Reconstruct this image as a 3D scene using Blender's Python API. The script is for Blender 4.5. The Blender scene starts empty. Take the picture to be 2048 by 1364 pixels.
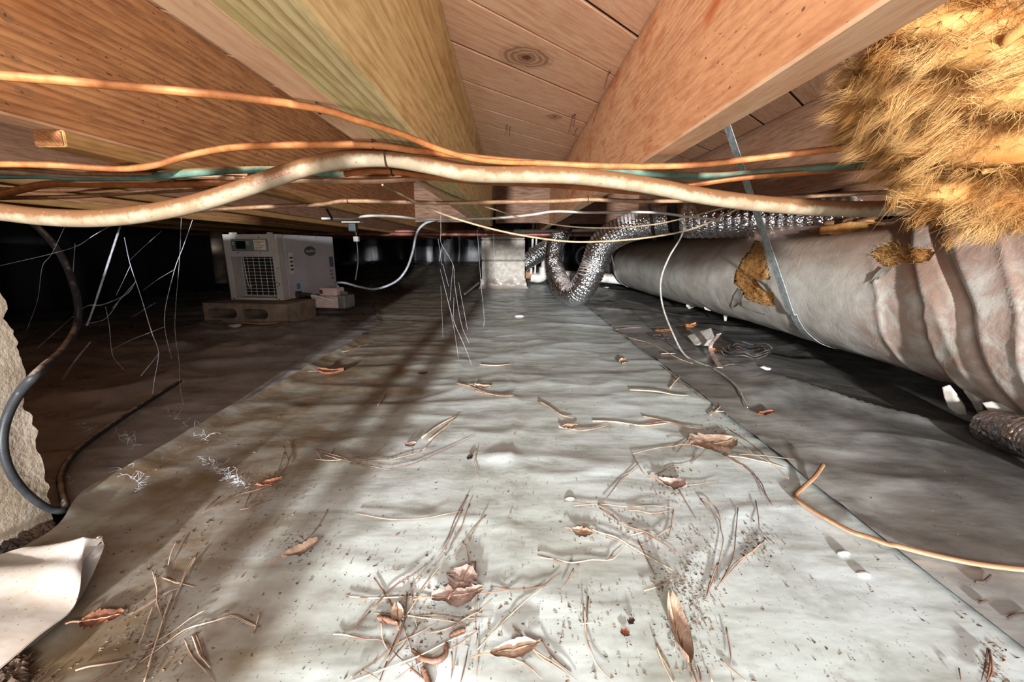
import bpy, bmesh, math, random
import numpy as np
from mathutils import Vector, Matrix

random.seed(7)
RNG = np.random.default_rng(7)
SC = bpy.context.scene
COL = SC.collection

# ------------------------------------------------------------------ camera
CAM_Z, PITCH, FPX = 0.36, math.radians(12.4), 840.0
cam_data = bpy.data.cameras.new('camera')
cam_data.sensor_width = 36.0
cam_data.lens = FPX / 2048 * 36.0
cam_data.clip_start = 0.01
cam_data.clip_end = 60
cam = bpy.data.objects.new('camera', cam_data)
cam.location = (0, 0, CAM_Z)
cam.rotation_euler = (math.pi / 2 - PITCH, 0, 0)
COL.objects.link(cam)
SC.camera = cam

# ------------------------------------------------------------------ world, light, exposure
world = bpy.data.worlds.new('world')
SC.world = world
world.use_nodes = True
world.node_tree.nodes['Background'].inputs[0].default_value = (0.75, 0.86, 1.0, 1)
world.node_tree.nodes['Background'].inputs[1].default_value = 0.6

def area(name, loc, target, sx, sy, power, col):
    d = bpy.data.lights.new(name, 'AREA')
    d.shape = 'RECTANGLE'; d.size = sx; d.size_y = sy; d.energy = power; d.color = col
    o = bpy.data.objects.new(name, d)
    o.location = loc
    v = Vector(target) - Vector(loc)
    o.rotation_euler = v.to_track_quat('-Z', 'Y').to_euler()
    COL.objects.link(o)
    return o
# daylight that comes in through the access opening behind the camera
area('daylight_through_access_opening', (-0.30, -4.2, 0.71), (0.0, 2.5, 0.2), 0.10, 0.24, 830, (0.95, 0.98, 1.0))
# photographer's flash head standing behind the camera, turned up to the joists
area('flash_head', (-0.08, -0.34, 0.42), (0.0, 1.2, 0.60), 0.6, 0.16, 9.5, (1.0, 0.97, 0.93))

SC.view_settings.view_transform = 'Standard'
SC.view_settings.look = 'None'
SC.view_settings.gamma = 1.0
SC.view_settings.use_curve_mapping = False
SC.view_settings.exposure = 0.38
SC.cycles.adaptive_threshold = 0.02
SC.cycles.max_bounces = 5
SC.cycles.diffuse_bounces = 3
SC.cycles.glossy_bounces = 3
SC.cycles.transmission_bounces = 3

# ------------------------------------------------------------------ pixel helpers (2048 x 1364 frame)
CP, SP = math.cos(PITCH), math.sin(PITCH)
def ray(x, y):
    r = (x - 1024) / FPX; u = (682 - y) / FPX
    return r, CP + u * SP, -SP + u * CP
def W(x, y, Y):
    a = ray(x, y); t = Y / a[1]
    return (a[0] * t, Y, CAM_Z + a[2] * t)
def WX(x, y, X):
    a = ray(x, y); t = X / a[0]
    return (X, a[1] * t, CAM_Z + a[2] * t)
def Wz(x, y, z):
    a = ray(x, y); t = (z - CAM_Z) / a[2]
    return (a[0] * t, a[1] * t, z)
def to_px(X, Y, Z):
    Z = Z - CAM_Z; d = Y * CP - Z * SP
    return 1024 + FPX * X / d, 682 - FPX * (Y * SP + Z * CP) / d

# ------------------------------------------------------------------ noise
def _hash(i, j, s):
    n = (i.astype(np.int64) * 374761393 + j.astype(np.int64) * 668265263 + s * 1274126177) & 0x7fffffff
    n = ((n ^ (n >> 13)) * 1274126177) & 0x7fffffff
    return ((n ^ (n >> 16)) & 0xffff) / 65535.0
def vn(x, y, s=0):
    x = np.asarray(x, float); y = np.asarray(y, float)
    i = np.floor(x); j = np.floor(y); f = x - i; g = y - j
    f = f * f * (3 - 2 * f); g = g * g * (3 - 2 * g)
    a = _hash(i, j, s); b = _hash(i + 1, j, s); c = _hash(i, j + 1, s); d = _hash(i + 1, j + 1, s)
    return (a * (1 - f) + b * f) * (1 - g) + (c * (1 - f) + d * f) * g
def fbm(x, y, s=0, o=3):
    t = 0; a = 1; n = 0
    for k in range(o):
        t = t + a * (vn(x * 2 ** k + 17.3 * k, y * 2 ** k - 9.1 * k, s + k) - 0.5); n += a; a *= 0.5
    return t / n
def ss(a, b, x):
    t = np.clip((np.asarray(x, float) - a) / (b - a), 0, 1)
    return t * t * (3 - 2 * t)

def gz(x, y):
    """height of the ground"""
    x = np.asarray(x, float); y = np.asarray(y, float)
    z = 0.15 * ss(4.3, 7.0, y) - 0.045 * ss(0.68, 1.05, x)
    z = z + 0.016 * fbm(x * 1.9 + 3, y * 1.9, 5, 2)
    wy = y + 0.10 * fbm(x * 3, y * 3, 21, 2)
    r = 1 - np.abs(2 * vn(x * 2.0 + 0.6 * wy, wy * 7.0, 31) - 1)
    z = z + 0.0045 * (r ** 4 - 0.25) * ss(0.35, 0.8, y)
    r2 = 1 - np.abs(2 * vn(x * 5.0 - 1.2 * wy * 3, wy * 9.0 + x * 2, 41) - 1)
    z = z + 0.0028 * (r2 ** 5 - 0.15)
    z = z + 0.0014 * fbm(x * 18, y * 22, 51, 2)
    return z
def G(x, y):
    return float(gz(x, y))
def right_edge(y):
    return .462 + .012 * fbm(np.asarray(y, float) * 4, np.asarray(y, float) * 0 + 9, 91)
def left_edge(y):
    y = np.asarray(y, float)
    return -.62 + .05 * fbm(y * 2.5, y * 0, 81) + .02 * fbm(y * 9, y * 0, 86) - .60 * ss(1.6, 4, y) + .04 * (1 - ss(.45, .56, y))
def dark_z(x, y):
    x = np.asarray(x, float); y = np.asarray(y, float); d = x - left_edge(y)
    k = ss(.03, -.02, d)
    return gz(x, y) - .002 + k * (.004 + (.001 + .020 * ss(-.05, -.35, d)) * (1 - np.abs(2 * vn(x * 3 + 2 * y, y * 6 - x * 3, 71) - 1)) ** 4
                                  + .006 * ss(-.03, -.2, d) * (1 - np.abs(2 * vn(x * 7 - 3 * y, y * 9 + x * 4, 72) - 1)) ** 5)
def pale_z(x, y):
    x = np.asarray(x, float); y = np.asarray(y, float); d = x - left_edge(y)
    z = gz(x, y) + .007 + .012 * np.exp(-(d / .02) ** 2) * (0.4 + vn(y * 5, y * 0, 83)) + .003 * np.exp(-((x - .004 * np.sin(y * 9)) / .006) ** 2)
    return z + .008 * np.exp(-((x + .02) / .03) ** 2 - ((y - .66) / .02) ** 2)
def right_z(x, y):
    x = np.asarray(x, float); y = np.asarray(y, float); d = x - right_edge(y)
    return gz(x, y) + .010 + .005 * np.exp(-(d / .02) ** 2) * vn(y * 6, y * 0, 93) + .016 * (1 - np.abs(2 * vn(x * 3.5 - y, y * 3 + x * 2, 94) - 1)) ** 6 * ss(0, .1, d)
def top_z(x, y):
    """upper surface of whichever sheet lies on top"""
    if x > float(right_edge(y)): return float(right_z(x, y))
    if x < float(left_edge(y)): return float(dark_z(x, y))
    return float(pale_z(x, y))
def Wg(x, y, dz=0.004):
    """pixel -> point on the sheets"""
    p = Wz(x, y, 0.0)
    for _ in range(3):
        p = Wz(x, y, top_z(p[0], p[1]) + dz)
    return p

# ------------------------------------------------------------------ mesh builder
def cr(pts, n=8):
    P = np.array(pts, float)
    if len(P) < 3:
        t = np.linspace(0, 1, n + 1)[:, None]
        return P[0] * (1 - t) + P[-1] * t
    Q = np.vstack([2 * P[0] - P[1], P, 2 * P[-1] - P[-2]])
    out = []
    for i in range(1, len(Q) - 2):
        p0, p1, p2, p3 = Q[i - 1], Q[i], Q[i + 1], Q[i + 2]
        for k in range(n):
            t = k / n
            out.append(0.5 * (2 * p1 + (p2 - p0) * t + (2 * p0 - 5 * p1 + 4 * p2 - p3) * t * t + (3 * p1 - p0 - 3 * p2 + p3) * t ** 3))
    out.append(P[-1])
    return np.array(out)
def frames(C, ref=None):
    T = np.gradient(C, axis=0)
    T /= np.linalg.norm(T, axis=1)[:, None] + 1e-12
    N = np.zeros_like(C)
    if ref is not None:
        for i, t in enumerate(T):
            v = np.array(ref, float) - t * np.dot(ref, t); N[i] = v / (np.linalg.norm(v) + 1e-9)
    else:
        a = np.array([0, 0, 1.0]) if abs(T[0][2]) < 0.9 else np.array([0, 1.0, 0])
        v = a - T[0] * np.dot(a, T[0]); v /= np.linalg.norm(v); N[0] = v
        for i in range(1, len(C)):
            v = N[i - 1] - T[i] * np.dot(N[i - 1], T[i]); N[i] = v / (np.linalg.norm(v) + 1e-9)
    return T, N, np.cross(T, N)

class MB:
    def __init__(s):
        s.v = []; s.f = []; s.boxy = False
    def add(s, v, f):
        o = len(s.v)
        s.v.extend([tuple(map(float, p)) for p in v])
        s.f.extend([tuple(i + o for i in q) for q in f])
        return s
    def box(s, a, b, bev=0.0, M=None):
        a, b = np.minimum(a, b), np.maximum(a, b); s.boxy = True
        bm = bmesh.new()
        bmesh.ops.create_cube(bm, size=1)
        for v in bm.verts:
            v.co = Vector([a[i] + (v.co[i] + 0.5) * (b[i] - a[i]) for i in range(3)])
        if bev > 0:
            bmesh.ops.bevel(bm, geom=list(bm.edges), offset=min(bev, 0.45 * float(min(b - a))), segments=2, affect='EDGES', profile=0.5)
        if M is not None:
            bm.transform(M)
        bm.verts.index_update()
        s.add([v.co for v in bm.verts], [[v.index for v in f.verts] for f in bm.faces])
        bm.free()
        return s
    def tube(s, pts, r, seg=10, n=8, flat=1.0, ref=None, cap=True, rf=None, raw=False):
        C = np.array(pts, float) if raw else cr(pts, n)
        T, N, B = frames(C, ref)
        L = np.concatenate([[0], np.cumsum(np.linalg.norm(np.diff(C, axis=0), axis=1))])
        th = np.linspace(0, 2 * math.pi, seg, endpoint=False)
        R = np.full((len(C), seg), float(r)) if not hasattr(r, '__len__') else np.repeat(np.interp(np.linspace(0, 1, len(C)), np.linspace(0, 1, len(r)), r)[:, None], seg, 1)
        if rf is not None:
            R = R * rf(L[:, None], th[None, :])
        V = C[:, None, :] + R[..., None] * (flat * np.cos(th)[None, :, None] * N[:, None, :] + np.sin(th)[None, :, None] * B[:, None, :])
        m = len(C); F = []
        for i in range(m - 1):
            for j in range(seg):
                k = (j + 1) % seg
                F.append((i * seg + j, i * seg + k, (i + 1) * seg + k, (i + 1) * seg + j))
        if cap:
            F.append(tuple(range(seg))[::-1]); F.append(tuple(range((m - 1) * seg, m * seg)))
        return s.add(V.reshape(-1, 3), F)
    def strip(s, pts, width, wdir, thick=0.001, n=6):
        """flat band along pts, wide along wdir"""
        C = cr(pts, n); T = np.gradient(C, axis=0); T /= np.linalg.norm(T, axis=1)[:, None]
        w = np.array(wdir, float)
        if w.ndim == 1: w = np.repeat(w[None], len(C), 0)
        w = w - T * np.sum(w * T, 1)[:, None]; w /= np.linalg.norm(w, axis=1)[:, None]
        N = np.cross(T, w); V = []; F = []
        for i in range(len(C)):
            for a, b in ((-.5, -.5), (.5, -.5), (.5, .5), (-.5, .5)):
                V.append(C[i] + w[i] * width * a + N[i] * thick * b)
        for i in range(len(C) - 1):
            for j in range(4):
                k = (j + 1) % 4
                F.append((4 * i + j, 4 * i + k, 4 * i + 4 + k, 4 * i + 4 + j))
        F += [(3, 2, 1, 0), tuple(4 * (len(C) - 1) + j for j in range(4))]
        return s.add(V, F)
    def grid(s, A):
        """A: (m, n, 3)"""
        A = np.asarray(A); m, n = A.shape[:2]
        return s.add(A.reshape(-1, 3), [(i * n + j, i * n + j + 1, (i + 1) * n + j + 1, (i + 1) * n + j) for i in range(m - 1) for j in range(n - 1)])
    def disc(s, c, u, w, ru, rw, n=20, t=0.0006):
        c, u, w = map(lambda q: np.array(q, float), (c, u, w)); nn = np.cross(u, w)
        V = [c + u * ru * math.cos(a) + w * rw * math.sin(a) + nn * h for h in (0, t) for a in np.linspace(0, 2 * math.pi, n, endpoint=False)]
        F = [tuple(range(n))[::-1], tuple(range(n, 2 * n))] + [(i, (i + 1) % n, n + (i + 1) % n, n + i) for i in range(n)]
        return s.add(V, F)
    def jitter(s, amp, sc=30, seed=0):
        V = np.array(s.v)
        for k in range(3):
            a, b = V[:, (k + 1) % 3], V[:, (k + 2) % 3]
            s_ = fbm(a * sc + V[:, k] * sc * .7, b * sc - V[:, k] * sc * .4, seed + 11 * k, 3)
            V[:, k] = V[:, k] + amp * s_ * 2 if k == 0 else V[:, k] + amp * s_ * 2
        s.v = [tuple(p) for p in V]
        return s

LOC = {}
def props(o, label=None, cat=None, group=None, kind=None):
    if label: o['label'] = label
    if cat: o['category'] = cat
    if group: o['group'] = group
    if kind: o['kind'] = kind
    return o
def thing(name, loc, label, cat, group=None, rotz=0, kind=None):
    o = bpy.data.objects.new(name, None)
    o.empty_display_size = 0.05
    COL.objects.link(o); o.location = loc; o.rotation_euler = (0, 0, rotz)
    LOC[o.name] = np.array(loc, float)
    return props(o, label, cat, group, kind)
def build(mb, name, mat, parent=None, label=None, cat=None, group=None, kind=None, smooth=True, angle=40, local=False):
    V = np.array(mb.v, float)
    if parent is None:
        loc = np.array([(V[:, 0].min() + V[:, 0].max()) / 2, (V[:, 1].min() + V[:, 1].max()) / 2, V[:, 2].min()])
    elif local:
        loc = np.zeros(3)
    else:
        loc = LOC[parent.name]
    me = bpy.data.meshes.new(name)
    me.from_pydata((V - loc).tolist(), [], mb.f)
    me.materials.append(mat)
    if smooth:
        me.shade_smooth()
        me.set_sharp_from_angle(angle=math.radians(14 if mb.boxy and angle == 40 else angle))
    o = bpy.data.objects.new(name, me)
    COL.objects.link(o)
    if parent is None:
        o.location = loc
    else:
        o.parent = parent
    LOC[o.name] = loc
    return props(o, label, cat, group, kind)
def text_mesh(txt, size, extrude=0.0002):
    c = bpy.data.curves.new('lettering', 'FONT')
    c.body = txt; c.size = size; c.align_x = 'CENTER'; c.align_y = 'CENTER'; c.extrude = extrude
    o = bpy.data.objects.new('lettering', c); COL.objects.link(o)
    me = bpy.data.meshes.new_from_object(o.evaluated_get(bpy.context.evaluated_depsgraph_get()))
    V = [tuple(v.co) for v in me.vertices]; F = [tuple(p.vertices) for p in me.polygons]
    bpy.data.objects.remove(o); bpy.data.meshes.remove(me); bpy.data.curves.remove(c)
    return np.array(V), F
# ------------------------------------------------------------------ materials
def lin(c):
    return tuple((v / 255 / 12.92 if v / 255 <= 0.04045 else ((v / 255 + 0.055) / 1.055) ** 2.4) for v in c) + (1.0,)
class NT:
    def __init__(s, name):
        s.m = bpy.data.materials.new(name); s.m.use_nodes = True
        s.t = s.m.node_tree; s.b = s.t.nodes['Principled BSDF']; s.out = s.t.nodes['Material Output']
    def n(s, ty, **kw):
        o = s.t.nodes.new(ty)
        for k, v in kw.items():
            if k.startswith('i_'):
                key = k[2:].replace('_', ' ')
                o.inputs[int(key) if key.isdigit() else key].default_value = v
            else:
                setattr(o, k, v)
        return o
    def l(s, a, b):
        s.t.links.new(a, b)
    def coords(s, scale=(1, 1, 1), rnd=True, loc=(0, 0, 0), rot=(0, 0, 0)):
        tc = s.n('ShaderNodeTexCoord'); src = tc.outputs['Object']
        if rnd:
            oi = s.n('ShaderNodeObjectInfo')
            ma = s.n('ShaderNodeVectorMath', operation='MULTIPLY_ADD'); ma.inputs[1].default_value = (7.3, 3.1, 5.7)
            s.l(oi.outputs['Random'], ma.inputs[0]); s.l(src, ma.inputs[2]); src = ma.outputs[0]
        mp = s.n('ShaderNodeMapping'); mp.inputs['Scale'].default_value = scale; mp.inputs['Location'].default_value = loc; mp.inputs['Rotation'].default_value = rot
        s.l(src, mp.inputs[0]); return mp.outputs[0]
    def noise(s, vec, sc, det=4, rough=.55, dist=0):
        o = s.n('ShaderNodeTexNoise'); o.inputs['Scale'].default_value = sc; o.inputs['Detail'].default_value = det
        o.inputs['Roughness'].default_value = rough; o.inputs['Distortion'].default_value = dist
        s.l(vec, o.inputs['Vector']); return o.outputs[0]
    def ramp(s, fac, a, b, lo=0.0, hi=1.0):
        o = s.n('ShaderNodeMapRange'); o.interpolation_type = 'SMOOTHSTEP'
        for k, v in zip((1, 2, 3, 4), (a, b, lo, hi)): o.inputs[k].default_value = v
        s.l(fac, o.inputs[0]); return o.outputs[0]
    def mix(s, fac, a, b, mode='MIX'):
        o = s.n('ShaderNodeMix', data_type='RGBA', blend_type=mode)
        for sock, v in ((o.inputs[0], fac), (o.inputs[6], a), (o.inputs[7], b)):
            if isinstance(v, (int, float)): sock.default_value = v
            elif isinstance(v, tuple): sock.default_value = v
            else: s.l(v, sock)
        return o.outputs[2]
    def math(s, op, a, b=0.0):
        o = s.n('ShaderNodeMath', operation=op)
        for sock, v in zip(o.inputs, (a, b)):
            if isinstance(v, (int, float)): sock.default_value = v
            else: s.l(v, sock)
        return o.outputs[0]
    def bump(s, h, st, dist=0.002):
        o = s.n('ShaderNodeBump'); o.inputs['Strength'].default_value = st; o.inputs['Distance'].default_value = dist
        s.l(h, o.inputs['Height']); s.l(o.outputs[0], s.b.inputs['Normal'])
    def normal_z(s):
        g = s.n('ShaderNodeNewGeometry'); x = s.n('ShaderNodeSeparateXYZ'); s.l(g.outputs['Normal'], x.inputs[0]); return x.outputs[2]
    def done(s, col, rough=.7, metal=0.0, spec=.4):
        if isinstance(col, tuple): s.b.inputs['Base Color'].default_value = col
        else: s.l(col, s.b.inputs['Base Color'])
        if isinstance(rough, (int, float)): s.b.inputs['Roughness'].default_value = rough
        else: s.l(rough, s.b.inputs['Roughness'])
        s.b.inputs['Metallic'].default_value = metal
        s.b.inputs['Specular IOR Level'].default_value = spec
        return s.m

def wood(name, light, dark, stain, ax='Y', ring=35, ringamt=.5, dist=3.0, speck=.5, stain_amt=.4, knots=(), center=(0.05, 0, 0.12), bump=.35, vary=.25):
    t = NT(name)
    i = 'XYZ'.index(ax); sc = [1, 1, 1]; sc[i] = .12
    v = t.coords(tuple(sc)); v0 = t.coords((1, 1, 1), rnd=False)
    sr = [1, 1, 1]; sr[i] = .35
    vr = t.coords(tuple(sr), rnd=False, loc=center)
    wv = t.n('ShaderNodeTexWave', wave_type='RINGS', rings_direction=ax, wave_profile='SAW')
    for k, q in (('Scale', ring), ('Distortion', dist), ('Detail', 1.0), ('Detail Scale', .09), ('Detail Roughness', .5)): wv.inputs[k].default_value = q
    nd = t.noise(v, 5, 1); off = t.n('ShaderNodeVectorMath', operation='MULTIPLY_ADD'); off.inputs[1].default_value = (.03, .03, .03)
    t.l(nd, off.inputs[0]); t.l(vr, off.inputs[2]); t.l(off.outputs[0], wv.inputs['Vector'])
    ringf = t.math('MULTIPLY', t.ramp(wv.outputs['Fac'], .35, 1.0), t.ramp(t.noise(v, 7, 2), .36, .6, .25, 1.0))
    fine = t.noise(v, 130, 3, .65)
    blot = t.noise(v, 9, 2)
    c = t.mix(t.math('MULTIPLY', ringf, ringamt), lin(light), lin(dark))
    c = t.mix(t.ramp(fine, .35, .75, 0, .55), c, t.mix(1.0, c, lin(dark), 'MULTIPLY'))
    c = t.mix(t.ramp(blot, .3, .75, 0, vary * 2), c, lin(dark))
    st = t.noise(t.coords(tuple(1 if k != i else .4 for k in range(3))), 13, 3, .7)
    c = t.mix(t.ramp(st, .52, .72, 0, stain_amt), c, lin(stain))
    sp = t.noise(t.coords(tuple(1 if k != i else .35 for k in range(3))), 260, 1, .5)
    sp2 = t.noise(v0, 6, 1)
    c = t.mix(t.math('MULTIPLY', t.ramp(sp, .70, .76, 0, speck), t.ramp(sp2, .4, .6)), c, lin((70, 40, 26)))
    kf = None
    for (k0, k1, ku, kw, ax2) in knots:
        mp = t.n('ShaderNodeMapping'); mp.vector_type = 'TEXTURE'
        loc = [0, 0, 0]; scl = [1e3, 1e3, 1e3]
        loc[i] = k0; scl[i] = ku; j = 'XYZ'.index(ax2); loc[j] = k1; scl[j] = kw
        mp.inputs['Location'].default_value = loc; mp.inputs['Scale'].default_value = scl
        nn = t.n('ShaderNodeVectorMath', operation='MULTIPLY_ADD'); nn.inputs[1].default_value = (.02, .02, .02)
        t.l(t.noise(v0, 30, 2), nn.inputs[0]); t.l(v0, nn.inputs[2]); t.l(nn.outputs[0], mp.inputs[0])
        ln = t.n('ShaderNodeVectorMath', operation='LENGTH'); t.l(mp.outputs[0], ln.inputs[0])
        d = ln.outputs['Value']
        rg = t.math('ADD', t.math('MULTIPLY', t.math('SINE', t.math('MULTIPLY', d, 26.0)), .25), .5)
        f = t.math('MULTIPLY', t.ramp(d, .75, 1.15, 1, 0), rg)
        c = t.mix(f, c, lin((128, 92, 66)))
        c = t.mix(t.ramp(d, .12, .3, .9, 0), c, lin((92, 58, 38)))
    t.bump(fine, bump, .0015)
    return t.done(c, t.ramp(fine, .3, .7, .6, .85), 0, .3)

def plain(name, c1, c2, sc=20, rough=.6, metal=0.0, bump=0.0, bsc=120, lo=.35, hi=.65, spec=.4, rnd=True, stretch=(1, 1, 1)):
    t = NT(name); v = t.coords(stretch, rnd)
    f = t.noise(v, sc, 3, .6)
    c = t.mix(t.ramp(f, lo, hi), lin(c1), lin(c2))
    if bump: t.bump(t.noise(v, bsc, 3, .6), bump, .002)
    return t.done(c, rough, metal, spec)

def dusty(name, base, base2, dust, thr=(-.1, .5), sc=30, rough=.55, fleck=None, metal=0.0):
    """cable or pipe jacket with dirt lying on whatever faces up"""
    t = NT(name); v = t.coords((1, 1, 1)); f = t.noise(v, sc, 5, .65)
    c = t.mix(t.ramp(f, .35, .68), lin(base), lin(base2))
    nz = t.math('ADD', t.normal_z(), t.math('MULTIPLY', t.math('SUBTRACT', t.noise(v, 45, 6, .7), .5), 1.6))
    c = t.mix(t.ramp(nz, thr[0], thr[1]), c, lin(dust))
    if fleck:
        c = t.mix(t.ramp(t.noise(v, 170, 3, .6), .62, .7, 0, .8), c, lin(fleck))
    t.bump(t.noise(v, 400, 3), .25, .0006)
    return t.done(c, rough, metal, .15)

M = {}
M['joist'] = wood('joist_wood', (206, 152, 104), (128, 80, 46), (164, 90, 42), ring=30, ringamt=.5, speck=.6, stain_amt=.45)
M['joist_knots'] = wood('joist_wood_knotty', (202, 144, 94), (122, 73, 40), (164, 88, 38), ring=30, ringamt=.5, speck=.9, stain_amt=.5, knots=((-3.0677, 0.1156, .010, .006, 'Z'),(-3.0634, 0.0789, .010, .006, 'Z'),(-3.0638, 0.0417, .010, .006, 'Z')))
M['joist_warm'] = wood('joist_wood_warm', (218, 164, 120), (160, 98, 60), (168, 82, 36), ring=44, ringamt=.3, dist=5, speck=.9, stain_amt=.85, bump=.7)
M['joist_dark'] = wood('joist_wood_dark', (158, 118, 92), (104, 70, 50), (120, 70, 40), ring=34, ringamt=.3, speck=.5, stain_amt=.3)
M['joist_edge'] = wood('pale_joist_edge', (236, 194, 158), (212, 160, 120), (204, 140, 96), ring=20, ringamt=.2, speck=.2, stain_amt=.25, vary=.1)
M['blocking'] = wood('blocking_wood', (104, 74, 56), (72, 48, 36), (92, 54, 32), ax='X', ring=30, ringamt=.3)
M['treated'] = wood('treated_yellow_wood', (222, 204, 152), (176, 138, 86), (196, 190, 112), ring=48, ringamt=.8, dist=3.5, speck=.12, stain_amt=.28, center=(.16, 0, -.22), vary=.08)
M['ledger'] = wood('pale_strip_wood', (186, 146, 92), (146, 100, 58), (190, 130, 70), ring=60, ringamt=.5, speck=.2, stain_amt=.2)
M['plank'] = wood('subfloor_plank_wood', (240, 198, 164), (212, 164, 130), (204, 158, 124), ax='X', ring=22, ringamt=.22, dist=7, speck=.25, stain_amt=.4, center=(0, .3, .25), vary=.16, bump=.2)
M['plank_knot'] = wood('subfloor_plank_wood_with_knots', (240, 198, 164), (212, 164, 130), (204, 158, 124), ax='X', ring=22, ringamt=.22, dist=7, speck=.25, stain_amt=.4, center=(0, .3, .25), vary=.16, bump=.2,
                       knots=((0.063, .022, .062, .045, 'Y'),))
M['plank_knot2'] = wood('subfloor_plank_wood_with_small_knot', (240, 198, 164), (210, 162, 128), (204, 158, 124), ax='X', ring=22, ringamt=.25, dist=7, speck=.25, stain_amt=.4, center=(0, .3, .25), vary=.16, bump=.2,
                        knots=((0.153, -.022, .03, .02, 'Y'),))
M['end_grain'] = wood('cut_end_grain', (150, 98, 56), (104, 60, 32), (120, 70, 38), ring=75, ringamt=.9, dist=1, speck=0, stain_amt=.1, center=(.01, 0, .03))
M['nail'] = plain('rusty_nail_steel', (86, 52, 38), (50, 34, 28), 200, .6, .6)
M['slab'] = plain('dark_gap_backing', (44, 31, 24), (30, 22, 18), 8, .9)

# polythene sheet
def sheet(name, c1, c2, dirt, soil, wet, region=None, rough=(.28, .55)):
    t = NT(name)
    tc = t.n('ShaderNodeNewGeometry'); v = tc.outputs['Position']
    a = t.noise(v, 3.2, 3, .6); b = t.noise(v, 11, 4, .65); d = t.noise(v, 55, 3, .7); e = t.noise(v, 330, 1, .5)
    mp = t.n('ShaderNodeMapping'); mp.inputs['Scale'].default_value = (1.0, 4.0, 1.0); t.l(v, mp.inputs[0])
    streak = t.noise(mp.outputs[0], 5, 4, .65, .5)
    c = t.mix(t.ramp(a, .35, .65), lin(c1), lin(c2))
    c = t.mix(t.ramp(streak, .46, .72, 0, .65), c, lin(dirt))
    c = t.mix(t.ramp(b, .48, .72, 0, .5), c, lin(dirt))
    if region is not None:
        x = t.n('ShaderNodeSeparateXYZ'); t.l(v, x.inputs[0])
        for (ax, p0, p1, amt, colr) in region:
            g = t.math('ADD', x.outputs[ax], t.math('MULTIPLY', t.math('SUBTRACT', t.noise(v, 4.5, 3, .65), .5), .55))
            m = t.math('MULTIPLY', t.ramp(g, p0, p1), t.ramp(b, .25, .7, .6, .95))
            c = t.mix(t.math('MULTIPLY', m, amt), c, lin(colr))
    c = t.mix(t.math('MULTIPLY', t.ramp(d, .55, .75, 0, soil), t.ramp(a, .4, .6)), c, lin((120, 104, 84)))
    c = t.mix(t.ramp(e, .71, .75, 0, .7), c, lin((84, 66, 48)))
    mpw = t.n('ShaderNodeMapping'); mpw.inputs['Scale'].default_value = (1.0, 2.0, 1.0); t.l(v, mpw.inputs[0])
    w1 = t.noise(mpw.outputs[0], 9, 3, .5)
    t.bump(t.math('ADD', w1, t.math('MULTIPLY', t.noise(v, 70, 2, .6), .10)), .22, .010)
    t.done(c, t.ramp(b, .35, .7, rough[0], rough[1]), 0, wet)
    return t.m
M['sheet'] = sheet('grey_white_polythene', (186, 192, 190), (168, 173, 166), (114, 113, 100), .5, .45,
                   region=((0, -.12, -.38, 1.0, (92, 72, 47)), (0, .40, .75, .35, (120, 116, 106))))
M['sheet_right'] = sheet('soiled_shaded_polythene', (158, 158, 154), (108, 104, 98), (72, 66, 58), .5, .55, region=((0, .46, .78, .92, (54, 52, 51)),))  # soiling plus painted shade: colour darkens toward the duct side
M['sheet_dark'] = sheet('dark_polythene', (140, 136, 134), (112, 105, 98), (84, 74, 64), .4, .55, rough=(.25, .5))
M['sheet_flap'] = sheet('folded_polythene', (160, 152, 146), (146, 136, 127), (130, 112, 92), .2, .4)
M['soil'] = plain('dark_soil', (74, 56, 42), (42, 32, 26), 30, .95, 0, 1.0, 60)
M['concrete'] = plain('pale_concrete', (184, 171, 153), (156, 140, 120), 14, .9, 0, .45, 140)
M['block'] = plain('grey_concrete_block', (186, 178, 168), (160, 151, 140), 30, .9, 0, .6, 160)
M['block_tan'] = plain('tan_concrete_block', (140, 122, 104), (112, 97, 83), 18, .9, 0, .5, 160)
M['mortar'] = plain('pale_mortar', (132, 122, 110), (110, 102, 92), 40, .9, 0, .4)
M['wallplastic'] = plain('black_wall_plastic', (52, 52, 56), (36, 36, 40), 3, .35, 0, .6, 9, stretch=(3, 3, .4))
M['dirtwall'] = plain('dark_foundation', (60, 55, 52), (40, 37, 36), 6, .9, 0, .5)

ORG = dict(sc=40, rough=.5)
M['cable_orange'] = dusty('orange_cable_jacket', (168, 108, 64), (140, 82, 46), (108, 68, 44), (.1, .9), **ORG)
M['cable_rust'] = dusty('rust_cable_jacket', (160, 98, 54), (130, 74, 38), (104, 66, 44), (.15, .9), **ORG)
M['cable_white'] = dusty('white_cable_jacket', (146, 133, 112), (126, 107, 84), (100, 68, 43), (-.3, .35), 22, .6, (140, 86, 56))
M['cable_tan'] = dusty('tan_cable_jacket', (172, 140, 110), (144, 106, 78), (120, 84, 60), (0, .7), 35)
M['cable_green'] = dusty('green_cable_jacket', (92, 118, 104), (70, 92, 80), (126, 98, 66), (.05, .8), 40)
M['cable_brown'] = dusty('brown_cable_jacket', (150, 106, 78), (112, 78, 56), (98, 70, 50), (0, .7), 40)
M['cable_clean'] = dusty('clean_white_cable_jacket', (184, 180, 174), (164, 158, 150), (170, 156, 142), (.3, .95), 30)
M['wire_tan'] = dusty('thin_tan_wire', (168, 150, 122), (140, 116, 88), (160, 132, 100), (.3, .95), 50)
M['wire_grey'] = plain('grey_wire', (156, 152, 140), (128, 124, 112), 60, .5)
M['cable_black'] = dusty('black_cable_jacket', (42, 42, 44), (30, 30, 32), (150, 132, 112), (.55, 1.25), 40, .42)
M['print_red'] = plain('red_cable_print', (168, 84, 52), (150, 70, 44), 90, .6)
M['copper'] = plain('dull_red_pipe', (150, 92, 80), (112, 66, 58), 14, .45, .35)
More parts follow.
